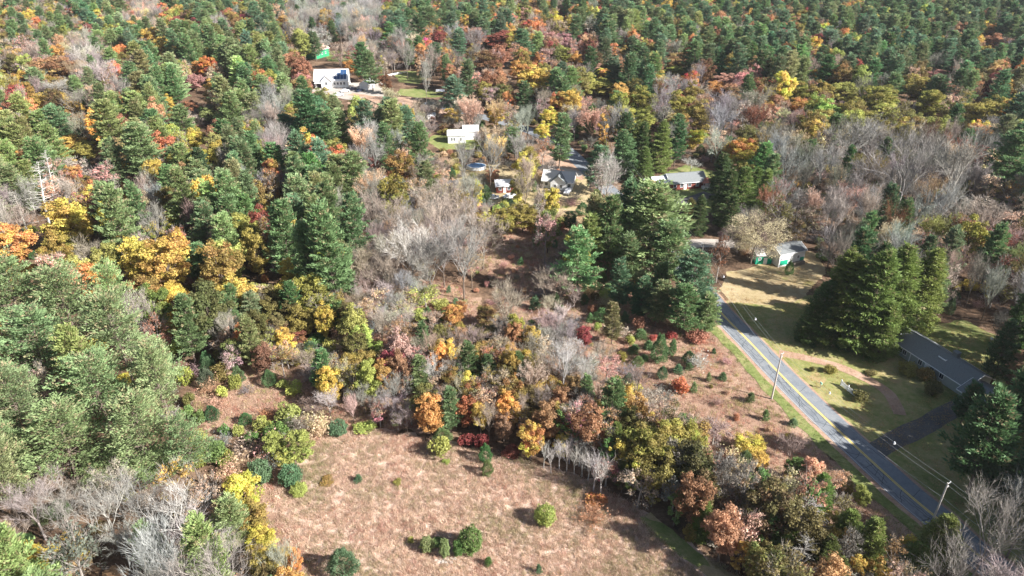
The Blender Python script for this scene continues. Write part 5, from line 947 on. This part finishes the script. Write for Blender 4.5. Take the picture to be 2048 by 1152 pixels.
def door(e, x, y, w_, h_, face='y', s=-1, m='white'):
    a = MB()
    if face == 'y': lo, hi = sorted((y+s*.003, y+s*.06)); a.box(x-w_/2, x+w_/2, lo, hi, 0, h_)
    else: lo, hi = sorted((x+s*.003, x+s*.06)); a.box(lo, hi, y-w_/2, y+w_/2, 0, h_)
    return a.build('door', M[m], e)
def chimney(e, x, y, z0, z1, m='brick', sz=.4):
    a = MB(); a.box(x-sz, x+sz, y-sz, y+sz, z0, z1); a.box(x-sz-.06, x+sz+.06, y-sz-.06, y+sz+.06, z1+.002, z1+.12); return a.build('chimney', M[m], e)

# ranch house at the right: local x runs along the house away from the road bend (front wall towards -y)
pa = at(1794, 687, 2.6)[:2]; pb = at(1923, 770, 2.6)[:2]; dv = (pb-pa)/np.linalg.norm(pb-pa); nv = np.array([dv[1], -dv[0]])      # nv points to the road side
if nv @ (np.array([55, 120])-pa) < 0: nv = -nv
Lh = 17.5; Dh = 7.2; mid = pa+dv*(Lh/2-.8)-nv*(Dh/2+.4)
rz = math.atan2(dv[1], dv[0])
e = root('ranch_house', 'long low ranch house with grey shingle roof and white trim under the right hand trees', 'house', mid, rz)
gable_walls(e, Lh, Dh, 2.7, 1.9, M['grey_siding']); gable_roof(e, Lh, Dh, 2.7, 1.9, M['roof']); fascia(e, Lh, Dh, 2.7, 1.9)
for x in (-7.0, -5.9, -1.9, 1.0, 3.4): window(e, x, -Dh/2, 1.5, .9, 1.1)
for x in (-4.4,): a = MB(); a.box(x-.07, x+.07, -Dh/2-.09, -Dh/2-.003, 0, 2.4); a.build('corner_post', M['white'], e)
door(e, -.3, -Dh/2, .95, 2.05); window(e, Lh/2, .0, 1.5, 1.0, 1.0, 'x', 1)
chimney(e, 2.0, .9, 3.8, 5.4, 'roof', .55)
sk = MB()   # white framed box skylight on the front slope
for (x0, x1, yy0, yy1) in ((.2, 1.9, -1.75, -1.63), (1.9, 2.02, -1.75, -.75)): sk.box(x0, x1, yy0, yy1, 3.62, 4.05)
sk.build('skylight_frame', M['white'], e)
# garage wing, set forward and lower
gx = Lh/2-1.2; GL = 7.5; GD = 6.6; gy = -1.9
ew = gable_walls(e, GL, GD, 2.45, 1.4, M['grey_siding'], gx+GL/2+1.25, gy, 'garage_wall'); gable_roof(e, GL, GD, 2.45, 1.4, M['roof'], gx+GL/2+1.25, gy, name='garage_roof')
fascia(e, GL, GD, 2.45, 1.4, gx+GL/2+1.25, gy)
a = MB(); a.box(gx+1.7+.0, gx+4.2, gy-GD/2-.06, gy-GD/2-.003, 0, 2.1); a.build('garage_door', M['white'], e)
a = MB(); a.box(gx+5.0, gx+7.5, gy-GD/2-.06, gy-GD/2-.003, 0, 2.1); a.build('garage_door', M['white'], e)

# white and green cottage
p = at(1575, 533); e = root('white_cottage', 'small bright white cottage with green panels and grey roof beyond the dry lawn', 'cottage', (p[0]+.2, p[1]+3.4), math.radians(20))
gable_walls(e, 8.2, 5.4, 3.9, 1.1, M['siding']); gable_roof(e, 8.2, 5.4, 3.9, 1.1, M['roof'], ov=.3); fascia(e, 8.2, 5.4, 3.9, 1.1, ov=.3)
for x0, x1, z0, z1 in ((-3.7, -1.3, .5, 1.9), (2.7, 4.0, .7, 1.9)):
    a = MB(); a.box(x0, x1, -2.76, -2.703, z0, z1); a.build('green_panel', M['green_panel'], e)
window(e, -3.4, -2.7, 2.35, .5, .5); window(e, 2.0, -2.7, 2.2, .6, .8)
a = MB(); a.box(.4, 3.9, -3.6, -2.71, 0, .9); a.build('porch_base', M['wood'], e)
p = at(1527, 530); e = root('green_shed', 'green shed with pale door half hidden by the cream yellow tree', 'shed', (p[0], p[1]+2.2), math.radians(2))
gable_walls(e, 4.4, 3.4, 2.6, 1.0, M['green_panel']); gable_roof(e, 4.4, 3.4, 2.6, 1.0, M['roof_light'], ov=.25); door(e, .4, -1.7, 1.0, 1.9); window(e, -1.2, -1.7, 1.6, .6, .6)

# brick house
p = at(1372, 378); e = root('brick_house', 'long dark red brick house with a pale roof coloured grey for deep tree shade', 'house', (p[0]-.3, p[1]+3.2), math.radians(12))
gable_walls(e, 12.5, 7, 2.7, 1.9, M['brick']); gable_roof(e, 12.5, 7, 2.7, 1.9, M['roof'])  # pale roof given darker grey shingles, tree shade put into its colour
for x in (-4.6, -2.2, .6, 3.4): window(e, x, -3.5, 1.5, .95, 1.1)
door(e, -.9, -3.5, .95, 2.05); fascia(e, 12.5, 7, 2.7, 1.9)
gable_walls(e, 5.4, 6.0, 2.5, 1.3, M['siding'], -9.1, .2, 'wing_wall'); gable_roof(e, 5.0, 6.0, 2.5, 1.3, M['roof_white'], -9.2, .2, .2, 'wing_roof')
p = at(1414, 378); e = root('sun_porch', 'little white sun porch with a rust red pyramid roof beside the brick house', 'porch', (p[0], p[1]+1.5), math.radians(12))
a = MB(); a.box(-1.9, 1.9, -1.7, 1.7, -.05, .9); a.build('wall', M['white'], e)
for x in (-1.8, -.6, .6, 1.8):
    for y in (-1.6, 1.6): a = MB(); a.box(x-.07, x+.07, y-.07, y+.07, .903, 2.3); a.build('post', M['white'], e)
a = MB(); b = [(-2.3, -2.1, 2.3), (2.3, -2.1, 2.3), (2.3, 2.1, 2.3), (-2.3, 2.1, 2.3), (0, 0, 3.7)]; a.V = b; a.F = [[0, 1, 4], [1, 2, 4], [2, 3, 4], [3, 0, 4], [3, 2, 1, 0]]; a.build('roof', M['roof_rust'], e)

# grey gabled white house
p = at(1118, 380); e = root('gabled_house', 'white house with crossing grey gables on the far side of the brush', 'house', (p[0]+.3, p[1]+4.2), math.radians(-14))
gable_walls(e, 10, 7, 2.9, 2.3, M['siding']); gable_roof(e, 10, 7, 2.9, 2.3, M['roof_light']); fascia(e, 10, 7, 2.9, 2.3)
cg = bpy.data.objects.new('cross_wing', None); COL.objects.link(cg); cg.parent = e; cg.location = (.5, -2.2, 0); cg.rotation_euler = (0, 0, math.pi/2)
gable_walls(cg, 5.4, 5.2, 2.9, 2.2, M['siding']); gable_roof(cg, 5.4, 5.2, 2.9, 2.2, M['roof'], ov=.35)
for x in (-3.8, 4.0): window(e, x, -3.5, 1.6, .9, 1.1)
window(cg, -2.7, -1.0, 1.6, .8, 1.1, 'x', -1); window(cg, -2.7, 1.0, 1.6, .8, 1.1, 'x', -1)
a = MB(); a.box(-3.8, 3.8, -7.4, -5.3, .02, .5); a.build('deck', M['wood'], e)

p = at(1008, 386); e = root('bungalow', 'small bungalow with whitish roof and dark walls behind the slender yellow tree', 'house', (p[0], p[1]+2.4), math.radians(6))
gable_walls(e, 5.6, 4.6, 2.5, 1.3, M['brick']); gable_roof(e, 5.6, 4.6, 2.5, 1.3, M['roof_white'], ov=.4); window(e, -1.5, -2.3, 1.5, .8, .9); window(e, 1.4, -2.3, 1.5, .8, .9); door(e, 0, -2.3, .9, 2)

p = at(912, 287); e = root('white_cottage', 'white cottage with a pale grey roof beside a bright green lawn', 'cottage', (p[0]+.2, p[1]+3.0), math.radians(4))
gable_walls(e, 7.0, 5.5, 3.2, 1.3, M['siding']); gable_roof(e, 7.0, 5.5, 3.2, 1.3, M['roof_white'], ov=.3)
for x in (-2.0, -1.0, 1.6): window(e, x, -2.75, 1.7, .62, 1.3)
gable_walls(e, 6, 5, 3.4, 1.7, M['siding'], 5.6, 4.2, 'rear_wall'); gable_roof(e, 6, 5, 3.4, 1.7, M['roof_light'], 5.6, 4.2, .3, 'rear_roof')

# solar house
p = at(661, 176); e = root('solar_house', 'large white house with rows of blue solar panels on its pale roof', 'house', (p[0], p[1]+6.2), math.radians(5))
LH, DH, wh, rh = 16.5, 11, 3.6, 4.2
gable_walls(e, LH, DH, wh, rh, M['siding']); gable_roof(e, LH, DH, wh, rh, M['roof_white'], ov=.4)
sl = rh/(DH/2)
def panel(x, v, w_=1.5, h_=1.9):      # v: distance of the lower edge below the ridge, measured along y
    y0, y1 = -v, -(v-h_*.8); z = lambda y: wh+rh+.2+y*sl
    a = MB(); P = [(x, y0, z(y0)), (x+w_, y0, z(y0)), (x+w_, y1, z(y1)), (x, y1, z(y1))]; a.quadbox(P+[(q[0], q[1], q[2]+.07) for q in P]); a.build('solar_panel', M['solar'], e)
for x, v in ((1.4, 5.2), (3.0, 5.2), (4.6, 5.2), (6.2, 5.2), (3.0, 3.6), (4.6, 3.6), (6.2, 3.6), (4.6, 2.0), (6.2, 2.0)): panel(x, v, 1.5, 1.9)
for x in (1.6, 3.2, 4.8, 6.4): window(e, x, -DH/2, 2.0, .9, 1.2)
cg = bpy.data.objects.new('front_gable', None); COL.objects.link(cg); cg.parent = e; cg.location = (-2.2, -3.6, 0); cg.rotation_euler = (0, 0, math.pi/2)
gable_walls(cg, 6.4, 5, 3.6, 2.6, M['siding']); gable_roof(cg, 6.6, 5, 3.6, 2.6, M['roof_white'], ov=.3); window(cg, -3.2, 0, 2.4, 1.2, 1.4, 'x', -1)
a = MB(); a.box(-7.2, -5.2, -DH/2-.06, -DH/2-.003, 0, 2.4); a.build('garage_door', M['dark'], e)
a = MB(); a.box(-8.0, -4.9, -DH/2-2.5, -DH/2-.1, 2.7, 2.85); a.build('porch_roof', M['roof_white'], e)

p = at(628, 118); e = root('green_house', 'green gabled house with a pinkish tan roof at the back left', 'house', (p[0], p[1]+6), math.radians(62))
gable_walls(e, 12, 9.5, 4.8, 3.0, M['green_siding']); gable_roof(e, 12, 9.5, 4.8, 3.0, M['roof_tan'], ov=.5); fascia(e, 12, 9.5, 4.8, 3.0, ov=.5)
window(e, -6, .0, 3.4, 1.1, 1.4, 'x', -1); window(e, -6, 2.4, 1.6, 1.0, 1.1, 'x', -1); chimney(e, 2, .8, 7.0, 8.8, 'siding', .5)
for x in (-3, 0, 3): window(e, x, -4.75, 2.4, .9, 1.1)
p = at(733, 178); e = root('garage', 'small white garage between the rust brown tree and the far lawn', 'garage', (p[0], p[1]+2), math.radians(70))
gable_walls(e, 6.5, 4.8, 2.6, 1.5, M['siding']); gable_roof(e, 6.5, 4.8, 2.6, 1.5, M['roof_white'], ov=.3); door(e, 0, -2.4, 2.2, 2.1)
p = at(863, 240); e = root('white_shed', 'tiny white shed among the thin trees below the far lawn', 'shed', (p[0], p[1]+1), .1)
gable_walls(e, 3.2, 2.6, 2.1, .9, M['white']); gable_roof(e, 3.2, 2.6, 2.1, .9, M['roof_white'], ov=.2); door(e, .5, -1.3, .8, 1.7)
p = at(881, 190); e = root('picnic_shelter', 'small open white shelter on the far lawn', 'shelter', p[:2], .1)
for x in (-1.8, 1.8):
    for y in (-1.2, 1.2): a = MB(); a.box(x-.08, x+.08, y-.08, y+.08, 0, 2.1); a.build('post', M['dark'], e)
gable_roof(e, 3.8, 2.6, 2.1, .5, M['roof_white'], ov=.2); a = MB(); a.box(-1.5, 1.5, -.9, .9, .6, .8); a.build('table', M['dark'], e)

# round blue covered pool
p = at(953, 337); e = root('swimming_pool', 'above ground pool under a blue cover behind the thin trees', 'pool', p[:2])
n = 28; a = MB(); V = [(3.4*math.cos(i*2*math.pi/n), 2.6*math.sin(i*2*math.pi/n)) for i in range(n)]
for i in range(n):
    q, r = V[i], V[(i+1) % n]; a.V += [(q[0], q[1], 0), (r[0], r[1], 0), (r[0], r[1], 1.2), (q[0], q[1], 1.2)]; b = len(a.V); a.F.append([b-4, b-3, b-2, b-1])
a.build('pool_wall', M['white'], e); a = MB(); V2 = [(x*.97, y*.97, 1.12) for x, y in V]; b = len(V2); a.V = V2+[(0, 0, .95)]; a.F = [[i, (i+1) % n, b] for i in range(n)]; a.build('cover', M['blue'], e)
a = MB()
for i in range(n):
    q, r = V[i], V[(i+1) % n]; b = len(a.V); a.V += [(q[0]*.95, q[1]*.95, 1.203), (r[0]*.95, r[1]*.95, 1.203), (r[0]*1.04, r[1]*1.04, 1.203), (q[0]*1.04, q[1]*1.04, 1.203)]; a.F.append([b+3, b+2, b+1, b])
a.build('rim', M['white'], e)
# cars
def car(px, py, rz_, m, label, L=4.5, W=1.8, Hc=1.45):
    p = at(px, py); e = root('parked_car', label, 'car', p[:2], rz_, 'cars parked in the yards')
    prof = [(-L/2, .35), (-L/2, .85), (-L*.36, .95), (-L*.24, Hc), (L*.14, Hc), (L*.28, .95), (L*.48, .82), (L/2, .6), (L/2, .35)]
    a = MB(); b = 0; k = len(prof); a.V = [(x, -W/2*(.86 if z > 1.2 else 1), z) for x, z in prof]+[(x, W/2*(.86 if z > 1.2 else 1), z) for x, z in prof]
    a.F = [list(range(k-1, -1, -1))[::-1], [k+i for i in range(k)][::-1]]+[[i, (i+1) % k, k+(i+1) % k, k+i][::-1] for i in range(k)]; a.build('body', m, e)
    for s in (-1, 1):
        a = MB(); y = s*(W/2*.93+.02); a.poly([(-L*.31, y, .98), (L*.22, y, .98), (L*.12, s*(W/2*.86+.015), Hc-.1), (-L*.22, s*(W/2*.86+.015), Hc-.1)][::s]); a.build('side_window', M['glass'], e)
        for x in (-L*.3, L*.31): a = MB(); a.tube((x, s*(W/2-.2), .33), (x, s*(W/2+.02), .33), .33, .33, 14); a.build('wheel', M['dark'], e)
    a = MB(); a.poly([(L*.285, -W*.4, .99), (L*.285, W*.4, .99), (L*.155, W*.36, Hc-.03), (L*.155, -W*.36, Hc-.03)]); a.build('windscreen', M['glass'], e)
car(690, 184, .6, M['car_white'], 'white car at the left end of the far parking yard'); car(704, 180, .5, M['car_dark'], 'dark car in the middle of the far parking yard'); car(720, 183, .9, M['car_dark'], 'dark car nearest the small white garage'); car(678, 192, .3, M['car_white'], 'white car half hidden under pines near the solar house')
car(1020, 396, .4, M['car_white'], 'white car beside the white roofed bungalow'); car(1136, 386, 1.2, M['car_white'], 'white car at the foot of the grey gabled house'); car(985, 398, .1, M['car_white'], 'pale car behind thin trees left of the bungalow')

# utility poles and their wires
def upole(p, Hh, label, lean=(0, 0), arm=True):
    e = root('utility_pole', label, 'pole', p, 0, 'utility poles along the road')
    a = MB(); a.tube((0, 0, -.2), (lean[0], lean[1], Hh), .19, .12, 12); a.build('pole', M['pole'], e)
    d = Dc[min(range(len(Dc)), key=lambda i: np.linalg.norm(Dc[i]-np.array(p[:2])))]; n = np.array(d)-np.array(p[:2]); n = n/np.linalg.norm(n)
    tip = np.array([lean[0], lean[1]])
    out = []
    for z, o in ((Hh-.15, .45), (Hh-1.0, .35)):
        a = MB(); q = (tip[0]+n[0]*o, tip[1]+n[1]*o, z+.12); a.tube((tip[0]*.95, tip[1]*.95, z), q, .05, .04, 6); br = a.build('bracket', M['metal'], e)
        a = MB(); a.tube(q, (q[0], q[1], q[2]+.22), .07, .06, 8); a.build('insulator', M['white'], br); out.append((p[0]+q[0], p[1]+q[1], q[2]+.2))
    out.append((p[0]+tip[0]*.75, p[1]+tip[1]*.75, Hh*.72)); return out
P1 = at(1543, 798); P2 = at(1856, 1064); P3 = at(1242, 352)
k0 = upole(P2, 10.6, 'weathered utility pole with brackets at the lower right beside the road'); k1 = upole(P1, 11.0, 'tall pale utility pole on the verge at the middle of the road'); k2 = upole(P3, 8.6, 'small far utility pole beyond the big central pine')
dirv = (P2-P1); kn = [tuple(np.array(q)+dirv*1.0+np.array([2.5, 2.0, 0])) for q in k0]
P4 = at(1421, 560)   # span continues along the road to a hidden pole
km = upole((P4[0]-3.2, P4[1], 0), 10.5, 'utility pole mostly hidden by the pine at the road edge')
kf = upole(at(1074, 245), 9.0, 'thin far utility pole standing before the far dark woods'); 
def wire(p, q, sag, label, r=.022):
    n = 18; pts = [Vector(p).lerp(Vector(q), i/n)-Vector((0, 0, sag*4*(i/n)*(1-i/n))) for i in range(n+1)]; a = MB()
    for i in range(n): a.tube(pts[i], pts[i+1], r*.38, r*.38, 4, False)
    tag(a.build('overhead_wire', M['wire']), label, 'wire', 'overhead wires strung along the road'); return pts
names = ('upper', 'middle', 'lower'); spans = (('off the bottom right corner to the second pole', kn, k0), ('between the second pole and the nearest pole', k0, k1), ('between the nearest pole and the hidden pole', k1, km), ('between the hidden pole and the far pole', km, k2))
W1 = None
for sn, A, B in spans:
    for i in range(3):
        pts = wire(A[i], B[i], .9, f'{names[i]} overhead wire {sn}', .03 if i < 2 else .045)
        if i == 0:
            frs = (.3, .68) if A is not kn else ()
            for q, f in enumerate(frs):
                c = pts[int(f*18)]; a = MB(); a.box(c.x-.16, c.x+.16, c.y-.1, c.y+.1, c.z-.30, c.z-.05); a.box(c.x-.05, c.x+.05, c.y-.16, c.y+.16, c.z-.05, c.z+.1)
                tag(a.build('wire_marker', M['white']), f"white {('lower' if q == 0 else 'farther')} marker clipped on the wire {sn}", 'wire marker', 'white markers on the wires')

# white picket fence segment
fa = at(1681, 771)[:2]; fb = at(1709, 793)[:2]; L = np.linalg.norm(fb-fa); e = root('picket_fence', 'short white picket fence segment standing alone on the shaded lawn', 'fence', (fa+fb)/2, math.atan2((fb-fa)[1], (fb-fa)[0]))
for z in (.35, .95): a = MB(); a.box(-L/2, L/2, -.03, .03, z, z+.09); a.build('rail', M['white'], e)
for x in (-L/2, 0, L/2): a = MB(); a.box(x-.08, x+.08, -.08, .08, 0, 1.45); a.build('post', M['white'], e)
pk = MB(); pk.box(-.055, .055, -.055, -.032, .1, 1.15); pm = py_mesh('picket', pk.V, pk.F, [M['white']]); n = 26
for i in range(n):
    x = -L/2+L*(i+.5)/n; dz = .25*(abs(x)/(L/2))**2
    o = link('picket', pm, e, (x, 0, 0)); o.scale = (1, 1, 1+dz)
# small yard things
p = at(1640, 776); e = root('mailbox', 'pale green mailbox on a post at the road edge of the lawn', 'mailbox', p[:2], .3)
a = MB(); a.box(-.05, .05, -.05, .05, 0, 1.05); a.build('post', M['wood'], e); a = MB(); a.box(-.13, .13, -.26, .26, 1.052, 1.3); a.tube((0, -.26, 1.3), (0, .26, 1.3), .13, .13, 10); a.build('box', flat('pale_green_paint', (.35, .6, .45), .5, .1, 2), e)
p = at(1979, 690); e = root('bird_feeder', 'small white bird feeder on a pole on the back lawn', 'bird feeder', p[:2])
a = MB(); a.tube((0, 0, 0), (0, 0, 1.5), .04, .04, 8); a.build('pole', M['metal'], e); a = MB(); a.box(-.25, .25, -.25, .25, 1.5, 1.55); a.V += [(-.3, -.3, 1.85), (.3, -.3, 1.85), (.3, .3, 1.85), (-.3, .3, 1.85), (0, 0, 2.1)]; b = len(a.V)-5; a.F += [[b, b+1, b+4], [b+1, b+2, b+4], [b+2, b+3, b+4], [b+3, b, b+4], [b+3, b+2, b+1, b]]; a.box(-.2, .2, -.2, .2, 1.552, 1.848); a.build('feeder', M['white'], e)
p = at(1636, 512); a = MB(); a.tube((p[0], p[1], 0), (p[0], p[1], .7), .45, .35, 12); tag(a.build('white_tub', M['white']), 'small white tub on the grass right of the white and green cottage', 'tub')
# dry stone wall behind the yard
a = at(1040, 336); b = at(1098, 343); e = root('low_wall', 'low pale wall behind the grey gabled house', 'wall', a[:2], math.atan2(b[1]-a[1], b[0]-a[0])); n = 14; Lw = np.linalg.norm(b-a)
for i in range(n):
    q = MB(); x0 = Lw*i/n; j = rng.uniform(-.06, .06); q.box(x0+.03, x0+Lw/n-.03, -.25+j, .25+j, 0, .6+j); q.build('stone', M['rock'], e)
a = at(776, 153); b = at(815, 146); e = root('rail_fence', 'white rail fence at the far upper lawn', 'fence', a[:2], math.atan2(b[1]-a[1], b[0]-a[0])); Lw = np.linalg.norm(b-a)
for i in range(7): q = MB(); x0 = Lw*i/6; q.box(x0-.08, x0+.08, -.08, .08, 0, 1.3); q.build('post', M['white'], e)
for z in (.4, .9): q = MB(); q.box(0, Lw, -.04, .04, z, z+.2); q.build('rail', M['white'], e)
